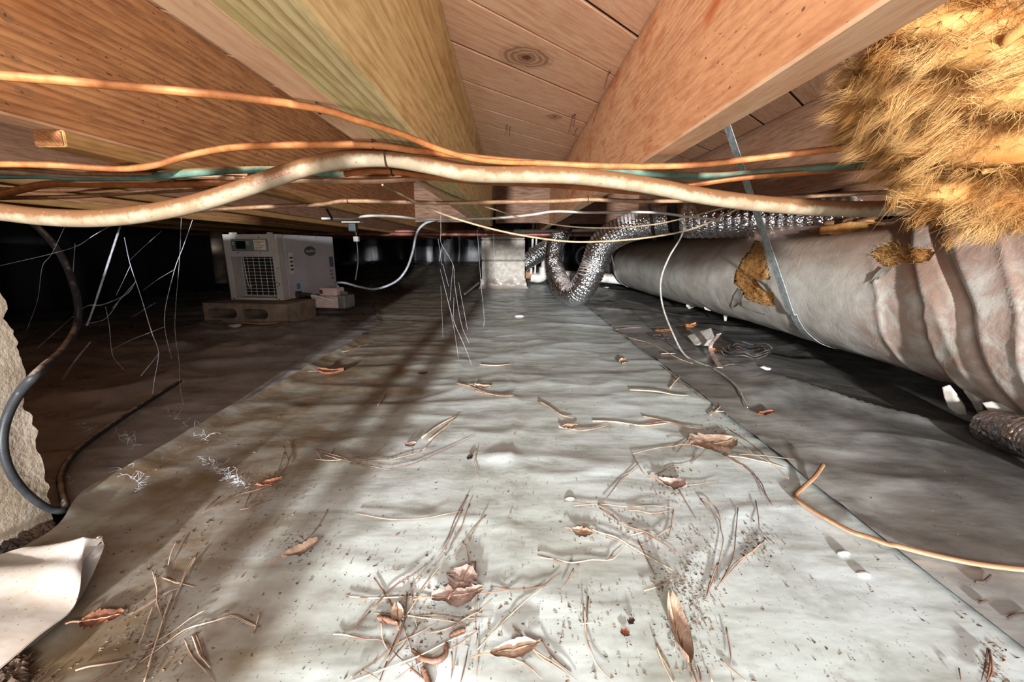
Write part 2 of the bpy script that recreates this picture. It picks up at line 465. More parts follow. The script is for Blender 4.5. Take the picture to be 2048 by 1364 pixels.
M['pvc'] = dusty('white_pvc', (222, 218, 212), (200, 196, 190), (150, 130, 112), (.2, .95), 25)
M['galv'] = plain('galvanised_steel', (186, 194, 192), (150, 158, 158), 60, .45, .35, .1, 200)
M['black_strap'] = plain('black_plastic_strap', (34, 34, 36), (22, 22, 24), 30, .5)

# duct jacket
t = NT('duct_jacket'); v = t.coords((1, 1, 1), False)
a = t.noise(v, 3.5, 5, .65, .5); b = t.noise(v, 16, 6, .7, .5); d = t.noise(v, 60, 5, .7)
c = t.mix(t.ramp(a, .36, .66), lin((190, 186, 178)), lin((170, 162, 150)))
nz = t.math('ADD', t.normal_z(), t.math('MULTIPLY', t.math('SUBTRACT', a, .5), .8))
c = t.mix(t.ramp(nz, -.1, 1.0, 0, .85), c, lin((140, 104, 82)))
sy = t.n('ShaderNodeSeparateXYZ'); t.l(v, sy.inputs[0])
near = t.ramp(t.math('ADD', sy.outputs[1], t.math('MULTIPLY', t.math('SUBTRACT', a, .5), .35)), -2.12, -2.34)
c = t.mix(t.math('MULTIPLY', near, t.ramp(b, .38, .58, .1, .65)), c, lin((150, 112, 94)))
c = t.mix(t.ramp(b, .62, .74, 0, .3), c, lin((206, 200, 194)))
t.bump(t.math('ADD', t.math('MULTIPLY', a, 1.0), t.math('MULTIPLY', b, .5)), .4, .008)
M['duct'] = t.done(c, t.ramp(b, .3, .7, .32, .6), 0, .45)
M['jacket_white'] = plain('torn_white_jacket', (160, 154, 146), (138, 130, 120), 30, .5)

# foil
t = NT('crinkled_foil'); v = t.coords((1, 1, 1))
vo = t.n('ShaderNodeTexVoronoi'); vo.inputs['Scale'].default_value = 110; t.l(v, vo.inputs['Vector'])
nz = t.math('ADD', t.normal_z(), t.math('MULTIPLY', t.math('SUBTRACT', t.noise(v, 18, 4), .5), 1.2))
df = t.ramp(nz, .45, .95, 0, .85)
c = t.mix(df, lin((214, 214, 216)), lin((150, 122, 100)))
t.bump(t.math('ADD', vo.outputs['Distance'], t.noise(v, 60, 4)), .6, .006)
M['foil'] = t.done(c, t.ramp(nz, .3, .9, .16, .7), 1.0, .5)
mt = t.n('ShaderNodeMath', operation='SUBTRACT'); mt.inputs[0].default_value = 1.0; t.l(df, mt.inputs[1]); t.l(mt.outputs[0], t.b.inputs['Metallic'])

# insulation
t = NT('amber_fibreglass'); v = t.coords((1, 1, 1))
a = t.noise(v, 9, 5, .6, 1.2); b = t.noise(v, 45, 5, .7, .6)
c = t.mix(t.ramp(a, .36, .64), lin((176, 134, 80)), lin((140, 92, 46)))
c = t.mix(t.ramp(t.noise(v, 5, 4, .6, .6), .56, .72, 0, .75), c, lin((140, 104, 58)))
c = t.mix(t.ramp(b, .5, .75, 0, .4), c, lin((216, 184, 132)))
t.bump(b, .6, .004)
M['fibre'] = t.done(c, .9, 0, .1)
t = NT('loose_glass_fibre'); v = t.coords((1, 1, 1))
c = t.mix(t.ramp(t.noise(v, 9, 4, .6, 1.2), .36, .64), lin((204, 164, 108)), lin((170, 118, 62)))
tr = t.n('ShaderNodeBsdfTranslucent'); t.l(c, tr.inputs[0]); mx = t.n('ShaderNodeMixShader'); mx.inputs[0].default_value = .4
t.done(c, .7, 0, .2); t.l(t.b.outputs[0], mx.inputs[1]); t.l(tr.outputs[0], mx.inputs[2]); t.l(mx.outputs[0], t.out.inputs[0])
M['strand'] = t.m

# cobweb
def web_mat(name, alpha):
    t = NT(name); v = t.coords((1, 1, 1))
    tp = t.n('ShaderNodeBsdfTransparent'); mx = t.n('ShaderNodeMixShader')
    f = t.ramp(t.noise(v, 70, 4, .7), .3, .7, alpha * .4, alpha)
    t.l(f, mx.inputs[0]); t.l(tp.outputs[0], mx.inputs[1]); t.l(t.b.outputs[0], mx.inputs[2]); t.l(mx.outputs[0], t.out.inputs[0])
    t.done(lin((232, 234, 244)), .5, 0, .5)
    t.b.inputs['Transmission Weight'].default_value = 0
    return t.m
M['web'] = web_mat('cobweb_silk', .36)
M['web_soft'] = web_mat('cobweb_soft_silk', .16)
M['tube_clear'] = plain('clear_vinyl_tube', (190, 194, 200), (160, 164, 170), 20, .15, 0, spec=.8)
M['tube_clear'].node_tree.nodes['Principled BSDF'].inputs['Transmission Weight'].default_value = .5

# appliance
M['case'] = plain('off_white_steel_case', (190, 184, 188), (176, 170, 174), 6, .45)
M['case_front'] = plain('warm_grey_front', (188, 180, 174), (174, 166, 160), 6, .5)
M['panel'] = plain('grey_green_panel', (112, 124, 118), (98, 110, 104), 20, .45)
M['screen'] = plain('black_display', (14, 14, 17), (9, 9, 11), 20, .12)
M['sticker'] = plain('cream_sticker', (228, 216, 200), (214, 200, 184), 40, .5)
M['sticker_blue'] = plain('blue_sticker', (70, 140, 190), (54, 118, 170), 40, .5)
M['sticker_slate'] = plain('slate_sticker', (84, 96, 116), (66, 76, 94), 60, .5)
M['ink'] = plain('dark_ink', (50, 48, 50), (36, 34, 36), 50, .6)
M['ink_red'] = plain('red_brown_ink', (130, 60, 46), (104, 44, 36), 50, .6)
M['badge'] = plain('dark_green_badge', (58, 68, 66), (44, 54, 52), 30, .35)
M['inner'] = plain('dark_inner_coil', (30, 29, 30), (14, 14, 15), 40, .6)
M['wire_white'] = plain('white_grille_wire', (206, 202, 198), (190, 186, 180), 40, .5)
M['pump_pink'] = plain('pinkish_white_plastic', (226, 200, 194), (208, 182, 176), 20, .35)
M['pump_grey'] = plain('grey_plastic', (120, 122, 118), (98, 100, 98), 20, .4)

def leafm(name, c1, c2):
    return plain(name, c1, c2, 60, .75, 0, .5, 260)
M['needle'] = plain('dry_pine_needle', (152, 126, 106), (118, 92, 74), 60, .6)
M['needle_red'] = plain('russet_pine_needle', (118, 84, 66), (90, 62, 48), 60, .6)
M['needle_pale'] = plain('bleached_pine_needle', (190, 168, 146), (164, 136, 112), 60, .6)
M['leaf_rust'] = leafm('rust_dry_leaf', (128, 78, 54), (92, 54, 38))
M['leaf_tan'] = leafm('tan_dry_leaf', (176, 152, 132), (140, 112, 92))
M['leaf_mauve'] = leafm('grey_mauve_dry_leaf', (160, 138, 128), (124, 102, 92))
M['leaf_dark'] = leafm('dark_brown_dry_leaf', (74, 56, 46), (52, 40, 33))
M['leaf_orange'] = leafm('orange_dry_leaf', (160, 104, 62), (128, 76, 44))
M['twig'] = plain('bare_brown_twig', (150, 112, 88), (116, 84, 64), 70, .7, 0, .4, 200)
M['crumb'] = plain('dirt_crumbs', (120, 96, 76), (60, 46, 36), 300, .9)
M['chip'] = plain('white_chip', (190, 186, 178), (168, 162, 154), 60, .7)
# ------------------------------------------------------------------ setting: ground, walls, ceiling
JB, JT = 0.507, 0.736          # joist bottoms and tops
def axis(parts):
    out = []
    for a, b, s in parts:
        out += list(np.arange(a, b - 1e-6, s))
    return np.array(out + [parts[-1][1]])
ys = axis([(0.16, 1.0, .010), (1.0, 2.0, .014), (2.0, 4.0, .025), (4.0, 6.95, .06)])
xs_soil = axis([(-3.2, 3.6, .06)])
X, Y = np.meshgrid(xs_soil, axis([(-2.2, 7.4, .06)]))
soil = build(MB().grid(np.stack([X, Y, gz(X, Y) - .03 + .012 * fbm(X * 6, Y * 6, 3)], -1)), 'floor', M['soil'], kind='structure')

# left sheet (dark), middle sheet, right sheet
xs = axis([(-2.66, -1.4, .035), (-1.4, -.52, .014)])
X, Y = np.meshgrid(xs, ys[ys > .53])
Z = dark_z(X, Y)
build(MB().grid(np.stack([X, Y, Z], -1)), 'plastic_sheet', M['sheet_dark'], label='dark wrinkled plastic ground sheet under the dehumidifier, left of the pale sheet', cat='plastic sheet', group='plastic ground sheets', angle=180)
u = axis([(0, 1, 1 / 120)])
U, Y = np.meshgrid(u, ys)
xl = left_edge(ys)
xr = .50 + .01 * fbm(ys * 3, ys * 0 + 4, 82)
X = xl[:, None] * (1 - U) + xr[:, None] * U
Z = pale_z(X, Y) - .006 * ss(0, .02, X - right_edge(Y))
build(MB().grid(np.stack([X, Y, Z], -1)), 'plastic_sheet', M['sheet'], label='pale grey white plastic ground sheet in the middle, littered with pine needles', cat='plastic sheet', group='plastic ground sheets', angle=180)
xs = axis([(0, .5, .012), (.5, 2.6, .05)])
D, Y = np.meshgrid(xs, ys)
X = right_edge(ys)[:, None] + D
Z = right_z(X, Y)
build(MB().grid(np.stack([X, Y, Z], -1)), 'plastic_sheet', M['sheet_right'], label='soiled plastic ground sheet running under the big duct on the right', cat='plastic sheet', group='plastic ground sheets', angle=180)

def wall(name, a, b, mat, fold=0.0):
    a = np.array(a, float); b = np.array(b, float)
    L = np.linalg.norm((b - a)[:2]); n = int(L / .03) + 2; m = 14
    d = (b - a) / np.linalg.norm((b - a)[:2]); nrm = np.array([-d[1], d[0], 0])
    A = np.zeros((m, n, 3))
    for i in range(m):
        for j in range(n):
            s = L * j / (n - 1); z = -.15 + (.95) * i / (m - 1)
            f = fold * (fbm(np.array([s * 4.0]), np.array([z * .5]), 7, 3)[0] + .5 * (1 - abs(2 * vn(np.array([s * 2.3 + .3 * z]), np.array([z * .4]), 9)[0] - 1)) ** 5)
            A[i, j] = [a[0] + d[0] * s + nrm[0] * f, a[1] + d[1] * s + nrm[1] * f, z]
    return build(MB().grid(A), name, mat, kind='structure', angle=180)
wall('wall_front', (3.3, 7.1, 0), (-2.9, 7.1, 0), M['wallplastic'], .12)
wall('wall_left', (-2.75, 7.2, 0), (-2.75, -.1, 0), M['wallplastic'], .06)
wall('wall_right', (3.2, -.1, 0), (3.2, 7.2, 0), M['dirtwall'], .03)

# foundation wall pieces beside the access opening
def rough_block(x0, x1, y0, y1, z0, ztop, name, mat):
    """broken concrete: heights and far edge follow a ragged line"""
    nx, ny, nz = 16, 40, 70
    mb = MB(); 
    def surf(A): mb.grid(A)
    yy = np.linspace(y0, 0, ny)
    # face toward the opening (x = x1), far end raggedly broken back with height
    zz = np.linspace(z0, ztop, nz)
    edge = [(112, 1040), (98, 985), (82, 930), (74, 880), (66, 832), (46, 818), (44, 800), (52, 770), (48, 735), (36, 700), (26, 660), (8, 640), (16, 612), (6, 588), (-14, 570)]
    ez = []; ey = []
    for (qx, qy) in edge:
        a = ray(qx, qy); t_ = x1 / a[0]; ey.append(a[1] * t_); ez.append(CAM_Z + a[2] * t_)
    ye = np.interp(zz, ez, ey) + .010 * fbm(zz * 90, zz * 0, 5, 3)
    A = np.zeros((nz, ny, 3))
    for i in range(nz):
        y = np.linspace(y0, ye[i], ny)
        A[i, :, 0] = x1 + .005 * fbm(y * 22, zz[i] * 22 + y * 0, 6, 4) 
        A[i, :, 1] = y; A[i, :, 2] = zz[i]
    surf(A)
    B = np.zeros((nz, nx, 3))
    for i in range(nz):
        x = np.linspace(A[i, -1, 0], x0, nx)
        B[i, :, 0] = x; B[i, :, 1] = ye[i] - .03 * fbm(x * 30, zz[i] * 30 + x * 0, 8, 4) * np.minimum(1, (A[i, -1, 0] - x) * 30); B[i, :, 2] = zz[i]
    surf(B)
    T = np.zeros((ny, nx, 3))
    for j in range(ny):
        x = np.linspace(A[-1, j, 0], x0, nx)
        T[j, :, 0] = x; T[j, :, 1] = A[-1, j, 1]; T[j, :, 2] = ztop + .03 * fbm(x * 20, A[-1, j, 1] * 20 + x * 0, 9, 4) * np.minimum(1, (A[-1, j, 0] - x) * 30)
    surf(T)
    return build(mb, name, mat, kind='structure', angle=35)
rough_block(-.78, -.632, -.35, .535, -.04, .335, 'wall_entry_left', M['concrete'])
build(MB().box((-3.0, -.35, -.1), (-.76, .40, .51), .01), 'wall_entry_far_left', M['concrete'], kind='structure')
build(MB().box((.85, -.38, -.1), (3.2, -.06, .51), .01), 'wall_entry_right', M['concrete'], kind='structure')
# unseen stems added outside the opening to cast the streak shadows
for k, (x, y, r) in enumerate(((-.268, -.45, .024), (-.335, -.45, .020))):
    mb = MB().tube([(x, y, -.05), (x + .006, y + .004, .25), (x - .004, y, .6)], r, 8)
    build(mb, 'shadow_stem_%d' % (k + 1), M['twig'], kind='structure')

# ceiling: boards laid at forty-five degrees over the joists
ceil = build(MB().box((-3.1, .1, JT + .003), (3.4, 7.3, JT + .05)), 'ceiling', M['slab'], kind='structure', smooth=False)  # dark backing slab stands in for shade in the plank gaps
LINES = [-.80, -.615, -.44, -.26, -.08, .10, .278, .458, .637, .816, .995, 1.175, 1.34, 1.50, 1.66, 1.84, 2.02, 2.2, 2.38, 2.56, 2.74, 2.92, 3.1, 3.28, 3.46, 3.64, 3.82, 4.0]
R2 = math.sqrt(2)
for k in range(len(LINES) - 1):
    v0, v1 = LINES[k] + .005, LINES[k + 1] - .005
    if abs(LINES[k] - .816) < 1e-6: v0 -= .004
    vm = (v0 + v1) / 2; hw = (v1 - v0) / 2 / R2
    if 2.6 + vm < .3: continue
    xa = max(-2.6, .12 - vm); xb = 2.6
    mb = MB().box((xa * R2, -hw, 0), (xb * R2, hw, .021), .0010)
    key = 'plank_knot' if abs(LINES[k] - .816) < 1e-6 else 'plank_knot2' if abs(LINES[k] - 1.175) < 1e-6 else 'plank'
    o = build(mb, 'plank', M[key], parent=ceil, local=True)
    o.location = Vector((0, vm, JT)) - Vector(LOC[ceil.name]); o.rotation_euler = (0, 0, math.pi / 4)
mb = MB().box((-3.0, 3.4, JT), (3.2, 7.2, JT + .02))
build(mb, 'far_boards', M['plank'], parent=ceil, smooth=False)
nl = [(1014, 250, .03), (1020, 254, .026), (1150, 228, .035), (1146, 230, .045), (1154, 257, .022), (1219, 142, .035)]
for x, y, L in nl:
    p = np.array(Wz(x, y, JT)); q = p + np.array([random.uniform(-.012, .004), random.uniform(-.004, .004), -L])
    mb = MB().tube([p + [0, 0, .004], (p + q) / 2, q], .0014, 6, 3)
    mb.tube([p + [0, 0, -.001], p + [0, 0, -.0025]], .003, 8, 1)
    build(mb, 'nail', M['nail'], parent=ceil)

# ------------------------------------------------------------------ joists
def board(x0, x1, y0, y1, z0, z1, name, mat, lean=0.0, tw=.002, seed=0, edge=None, **kw):
    """a sawn board along Y with eased edges and a slight bow; lean shifts the bottom sideways"""
    b = .0025; prof = [(x0 + b, z0), (x1 - b, z0), (x1, z0 + b), (x1, z1), (x0, z1), (x0, z0 + b)]
    n = max(2, int((y1 - y0) / .12)); mb = MB(); V = []; F = []
    for i in range(n + 1):
        y = y0 + (y1 - y0) * i / n; dx = tw * math.sin(y * 1.7 + seed) * 2; dz = tw * math.sin(y * 1.1 + seed * 2)
        for (x, z) in prof:
            V.append((x + dx + lean * (z1 - z) / (z1 - z0), y, z + (dz if z < z1 else 0)))
    for i in range(n):
        for j in range(6):
            k = (j + 1) % 6
            F.append((6 * i + j, 6 * i + k, 6 * i + 6 + k, 6 * i + 6 + j))
    F += [tuple(range(6))[::-1], tuple(6 * n + j for j in range(6))]
    mb.add(V, F)
    o = build(mb, name, mat, smooth=False, **kw)
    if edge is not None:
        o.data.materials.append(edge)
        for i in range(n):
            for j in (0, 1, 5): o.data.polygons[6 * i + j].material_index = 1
    return o
JG = 'floor joists overhead'
YE = 7.1
joists = [
    (.246, 'joist_warm', 'orange brown floor joist with a pale underside, right of the plank bay'),
    (.80, 'joist_dark', 'dark brown floor joist behind the hanging yellow insulation'),
    (1.21, 'joist_dark', 'dark floor joist above the top of the big round duct'),
    (1.62, 'joist_dark', 'dark floor joist farthest to the right, beyond the duct'),
    (-.2005, 'joist', 'pinkish brown floor joist that the yellow treated boards are fixed to'),
    (-.584, 'joist_knots', 'wide speckled brown floor joist in the upper left corner'),
    (-1.013, 'joist_dark', 'third brown floor joist left of the yellow treated boards, behind the cable bundle'),
    (-1.42, 'joist', 'fourth floor joist left of the yellow boards, above the dehumidifier'),
    (-1.826, 'joist_dark', 'fifth floor joist left of the yellow boards, in the shade'),
    (-2.232, 'joist', 'floor joist next to the dark left wall'),
]
JO = {}
for k, (x, m, lab) in enumerate(joists):
    kw = dict(label=lab, cat='joist', group=JG)
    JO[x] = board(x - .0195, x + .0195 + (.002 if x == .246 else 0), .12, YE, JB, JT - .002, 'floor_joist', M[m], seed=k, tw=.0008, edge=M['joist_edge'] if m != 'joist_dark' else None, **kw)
# pale strips nailed under the left joists
for x, y0 in ((-.584, .572), (-1.013, .2), (-1.42, .6), (-1.826, .4), (-2.232, .3)):
    mb = MB().box((x - .020, y0, JB - .021), (x + .019, 6.6, JB - .0005), .003)
    ls = build(mb, 'ledger_strip', M['ledger'], parent=JO[x]); LOC[ls.name] = LOC[JO[x].name]
    build(MB().box((x - .0185, y0 - .0012, JB - .0197), (x + .0175, y0 + .001, JB - .002), .001), 'cut_end', M['end_grain'], parent=ls)
# yellow treated boards sistered to the joist, three lengths end to end
for k, (y0, y1, dx, lab) in enumerate(((.12, .79, 0, 'long yellow treated board with strong grain, nearest of the three beside the joist'),
                                       (.794, 1.40, 0, 'short yellow treated board, middle one of the three beside the joist'),
                                       (1.404, 2.9, 0, 'yellow treated board farthest back of the three beside the joist'))):
    board(-.178, -.112 + dx, y0, y1, JB + .001, JT - .003, 'sister_board', M['treated'], lean=-.020, seed=20 + k, tw=.0006, label=lab, cat='board', group='yellow treated sister boards')
# blocking between joists and the plate over the piers
BG = 'blocking boards between the joists'
bl = [(-.10, .225, 2.62, 'blocking', 'blocking board straight ahead between the yellow board and the right joist'),
      (-.587, -.221, 2.55, 'blocking', 'dull dark blocking board left of the yellow boards'),
      (.268, .78, 2.7, 'blocking', 'brown blocking board above the foil duct loop'),
      (.82, 1.19, 2.75, 'blocking', 'dark blocking board behind the black hanging straps')]
for x0, x1, y, m, lab in bl:
    build(MB().box((x0, y, JB + .004), (x1, y + .038, JT - .004), .002), 'blocking_board', M[m], label=lab, cat='board', group=BG, smooth=False)
build(MB().box((-2.7, 3.80, .472), (3.1, 4.0, JB - .001), .003), 'wooden_plate', M['joist_dark'], label='long dark wooden plate lying on top of the block pier under the joists', cat='beam', smooth=False)
# concrete block pier
pier = thing('block_pier', (.125, 3.92, G(.125, 3.9) - .02), 'pale concrete block pier standing behind the sheet left of the foil duct', 'pier')
x0, x1, y0 = -.262 + .0, .128, 3.82
px0, px1 = W(963, 500, 3.82)[0], W(1050, 500, 3.82)[0]
zt = .470; zc = [.472, .438, .256, .072]
for k in range(3):
    a, b = zc[k + 1] + .006, zc[k] - .006
    build(MB().box((px0, 3.82, a), (px1, 4.02, b), .006).jitter(.0015, 30, k), 'concrete_block', M['block'], parent=pier)
for k in (1, 2):
    build(MB().box((px0 + .008, 3.828, zc[k] - .006), (px1 - .006, 4.01, zc[k] + .006)), 'mortar_joint', M['mortar'], parent=pier)
zb = G(.0, 3.85)
n = 26; A = np.zeros((7, n, 3))
for i, (o, z) in enumerate(((.006, .095), (.008, .07), (.016, .055), (.014, .045), (.018, .03), (.03, .012), (.06, -.004))):
    for j in range(n):
        x = px0 - o + (px1 - px0 + 2 * o) * j / (n - 1)
        A[i, j] = (x, 3.82 - o - .004 * math.sin(x * 40 + i), z + zb * (i > 3) + .003 * math.sin(x * 23))
build(MB().grid(A), 'plastic_skirt', M['sheet_flap'], parent=pier, label='pale plastic skirt folded up round the foot')
# ------------------------------------------------------------------ cables across the joist bottoms
def cable(name, pts, r, mat, label, cat='cable', group=None, flat=1.0, seg=10, n=8, parent=None):
    P = []
    for p in pts:                       # cables pass below the joists: slide the point along its sight line until it clears
        q = np.array(W(*p)); lim = (JB - .0225 if q[0] < -.56 else JB - .0015) - r * min(flat, 1.0)
        if q[2] > lim: q = np.array([0, 0, CAM_Z]) + (q - [0, 0, CAM_Z]) * (lim - CAM_Z) / (q[2] - CAM_Z)
        P.append(q)
    if pts[0][0] <= -100: P = [P[0] + np.array([-.12 * k, .0, 0]) for k in range(9, 0, -1)] + P
    if pts[-1][0] >= 1700: P += [P[-1] + np.array([.1 * k, .005 * k, 0]) for k in range(1, 8)]
    ref = (0, 0, 1) if flat != 1.0 else None
    return build(MB().tube(P, r, seg, n, flat=flat, ref=ref), name, mat, label=label, cat=cat, group=group, parent=parent)
def staple(parent, x, y, Y, r, top):
    """wire staple round a cable, legs up into the wood"""
    c = np.array(W(x, y, Y)); a = r * 1.12
    pts = [(c[0], c[1] - a, top), (c[0], c[1] - a, c[2]), (c[0], c[1] - a * .7, c[2] - a * .75), (c[0], c[1], c[2] - a), (c[0], c[1] + a * .7, c[2] - a * .75), (c[0], c[1] + a, c[2]), (c[0], c[1] + a, top)]
    return build(MB().tube(pts, .0013, 6, 3), 'staple', M['nail'], parent=parent)
big = cable('service_cable', [(-120, 408, .66), (0, 424, .66), (90, 434, .66), (180, 437, .66), (270, 430, .66), (370, 412, .66), (460, 386, .66), (540, 358, .66), (620, 332, .66), (690, 319, .66), (775, 316, .66), (860, 330, .66), (940, 346, .67), (1050, 349, .69), (1150, 352, .70), (1280, 368, .71), (1400, 391, .72), (1500, 405, .73), (1620, 415, .74), (1720, 418, .75), (1850, 414, .77), (1960, 410, .78)],
            .0130, M['cable_white'], 'thick dirty white service cable sagging at left and crossing the whole view', 'cable', seg=18, n=10)
staple(big, 775, 316, .66, .013, JB + .004)
# print on the thick cable
C = cr([W(*p) for p in [(430, 396, .66), (540, 358, .66), (620, 332, .66), (690, 319, .66)]], 40)
L = np.concatenate([[0], np.cumsum(np.linalg.norm(np.diff(C, axis=0), axis=1))])
TV, TF = text_mesh('TYPE SE CABLE', .0095)
TV = TV * np.array([-1, -1, 1])
mid = L[-1] * .47; V2 = []
for (x, y, z) in TV:
    s = np.clip(mid + x, 0, L[-1] - 1e-6); i = min(np.searchsorted(L, s, 'right') - 1, len(C) - 2); f = (s - L[i]) / (L[i + 1] - L[i])
    c = C[i] * (1 - f) + C[i + 1] * f; t_ = C[i + 1] - C[i]; t_ = t_ / np.linalg.norm(t_)
    up = np.array([0, 0, 1.0]) - t_ * t_[2]; up /= np.linalg.norm(up); out = np.cross(t_, up)
    a = -.12 + y / .013
    V2.append(c + (.01315 + z * .3) * (math.cos(a) * out * (1 if out[1] < 0 else -1) + math.sin(a) * up))
build(MB().add(V2, TF), 'lettering', M['print_red'], parent=big, label='faded red lettering printed upside down', smooth=False)

c = cable('wire_cable', [(-140, 138, .40), (0, 151, .42), (160, 164, .45), (330, 180, .47), (480, 194, .475), (640, 218, .48), (713, 240, .50), (801, 268, .55), (879, 299, .60), (949, 318, .64), (1020, 325, .67), (1070, 326, .69)], .0040, M['cable_orange'],
      'orange cable highest of all, crossing the brown joist at upper left', group='orange house cables')
staple(c, 638, 217, .48, .004, JB + .003)
c = cable('wire_cable', [(-140, 330, .72), (0, 328, .72), (110, 330, .72), (230, 337, .72), (300, 332, .71), (390, 308, .70), (480, 294, .67), (600, 290, .65), (745, 290, .63), (840, 302, .65), (960, 316, .70), (1060, 325, .72), (1180, 331, .72), (1300, 333, .72), (1400, 329, .71), (1500, 318, .70), (1600, 306, .69), (1700, 294, .67), (1800, 280, .66)], .0050, M['cable_orange'],
      'orange cable just above the thick white one, ending in the yellow insulation', group='orange house cables')
staple(c, 748, 290, .63, .005, JB + .003)
c = cable('wire_cable', [(690, 348, .74), (735, 342, .74), (790, 343, .74), (850, 352, .76), (950, 363, .78), (1080, 369, .80), (1180, 376, .82), (1280, 384, .83), (1370, 372, .84), (1480, 356, .82), (1600, 346, .8), (1780, 330, .78), (1900, 318, .77)], .0068, M['cable_rust'],
      'rust orange cable just under the thick white one, starting at a blunt end', group='orange house cables', flat=.75)
staple(c, 785, 342, .74, .0068, JB + .002)
cable('wire_cable', [(-140, 335, .8), (0, 343, .8), (150, 350, .8), (300, 352, .8), (430, 354, .8), (560, 360, .8), (680, 362, .8), (760, 362, .8), (850, 356, .82), (920, 356, .84), (1000, 362, .88)], .0085, M['cable_tan'],
      'flat tan cable with a groove, running below the thick white one at centre left', group='tan house cables', flat=.55)
cable('wire_cable', [(-140, 322, .84), (0, 333, .84), (150, 345, .84), (300, 346, .84), (430, 346, .84), (560, 352, .85), (700, 354, .86), (800, 354, .88), (870, 350, .9)], .0040, M['cable_brown'],
      'thin brown cable lying on top of the flat tan cable at left', group='tan house cables')
cable('wire_cable', [(-140, 350, .92), (0, 350, .92), (80, 350, .92), (160, 354, .92), (280, 353, .91), (400, 344, .9), (480, 340, .9), (560, 340, .9), (660, 348, .9), (780, 356, .9), (900, 352, .9), (1040, 344, .9), (1180, 340, .9), (1300, 347, .88), (1420, 352, .86), (1520, 345, .85), (1640, 335, .84), (1790, 322, .82), (1900, 312, .81)], .0072, M['cable_green'],
      'dull green cable showing at left and again under the orange one at right', group='green cable', flat=.9)
cable('wire_cable', [(-140, 405, .86), (0, 388, .88), (90, 369, .9), (180, 368, .9), (300, 369, .9), (430, 365, .9), (540, 358, .9)], .0095, M['cable_rust'],
      'wide rust brown cable in the bundle at far left above the sagging white cable', group='orange house cables', flat=.7)
cable('wire_cable', [(-140, 402, .98), (0, 396, .98), (130, 394, .98), (260, 386, .98), (400, 378, .98), (520, 366, .98)], .0046, M['cable_brown'],
      'thin dark brown cable lowest in the bundle at far left', group='tan house cables')
cable('wire_cable', [(-140, 372, 1.1), (0, 378, 1.1), (120, 381, 1.1), (240, 374, 1.1), (350, 362, 1.1)], .004, M['cable_brown'],
      'thin brown cable crossing behind the wide rust one at far left', group='tan house cables')
c = cable('wire_cable', [(300, 424, 1.25), (420, 420, 1.25), (520, 414, 1.25), (640, 409, 1.25), (690, 402, 1.25), (800, 404, 1.25), (900, 406, 1.25), (1010, 404, 1.25), (1120, 402, 1.25), (1180, 399, 1.25), (1270, 402, 1.26), (1370, 402, 1.28), (1480, 400, 1.3), (1620, 392, 1.3), (1760, 385, 1.3)], .0058, M['cable_tan'],
      'single tan cable stapled along the joists behind the thick white one', group='tan house cables')
staple(c, 1176, 399, 1.25, .0058, JB)
staple(c, 696, 402, 1.25, .0058, JB - .01)
c = cable('wire_cable', [(644, 437, 1.7), (668, 437, 1.7), (700, 438, 1.7), (735, 432, 1.7), (790, 433, 1.7), (850, 439, 1.7), (920, 438, 1.7), (1000, 436, 1.7), (1060, 430, 1.7), (1110, 423, 1.7), (1180, 425, 1.7), (1260, 424, 1.7), (1320, 426, 1.7), (1375, 433, 1.7), (1440, 440, 1.66)], .0062, M['cable_clean'],
      'clean white cable sagging between the joists above the block pier', flat=.8)
build(MB().strip([W(626, 372, 1.3), W(640, 394, 1.45), W(660, 430, 1.66), W(664, 440, 1.7), W(652, 437, 1.72)], .008, (0.3, 1, 0), .0015), 'tie_strap', M['black_strap'], parent=c, label='dark tie holding up its end')
cable('thin_cord', [(765, 370, 1.12), (800, 388, 1.14), (860, 418, 1.18), (930, 443, 1.2), (1010, 464, 1.22), (1090, 478, 1.24), (1160, 484, 1.25), (1250, 480, 1.25), (1330, 470, 1.25), (1390, 456, 1.25), (1450, 430, 1.2), (1500, 405, 1.15)], .0026, M['wire_tan'],
      'thin pale cord drooping lowest in front of the block pier', 'cord', group='thin drooping cords')
cable('thin_cord', [(840, 362, 1.3), (880, 382, 1.35), (930, 402, 1.4), (985, 418, 1.45), (1050, 438, 1.5), (1130, 452, 1.5), (1210, 456, 1.5), (1300, 450, 1.48), (1370, 436, 1.4), (1450, 415, 1.3)], .0024, M['wire_tan'],
      'thin brownish cord drooping above the paler one near the pier top', 'cord', group='thin drooping cords')
p = [W(1372, 440, 1.5), W(1362, 474, 1.5), W(1338, 515, 1.5), W(1322, 560, 1.5), W(1325, 610, 1.5), W(1345, 665, 1.42), Wg(1372, 712), Wg(1425, 736), Wg(1470, 770), Wg(1495, 815)]
build(MB().tube(p, [.003] * 9 + [.0012], 8, 8), 'thin_cord', M['wire_grey'], label='pale grey wire hanging in front of the big duct down to the ground', cat='cord')
# tan cable on the ground at right
p = [Wg(1646, 930, .014), Wg(1628, 955, .006), Wg(1606, 975, .004), Wg(1590, 990, .004), Wg(1598, 1002, .004), Wg(1640, 1030, .005), Wg(1700, 1062, .007), Wg(1740, 1075, .010), Wg(1770, 1086, .012), Wg(1800, 1093, .010), Wg(1850, 1106, .006), Wg(1950, 1127, .005), Wg(2060, 1140, .005), Wg(2200, 1150, .005)]
build(MB().tube(p, .0030, 10, 8), 'ground_cable', M['cable_tan'], label='tan cable lying in a hook across the ground sheet at lower right', cat='cable')
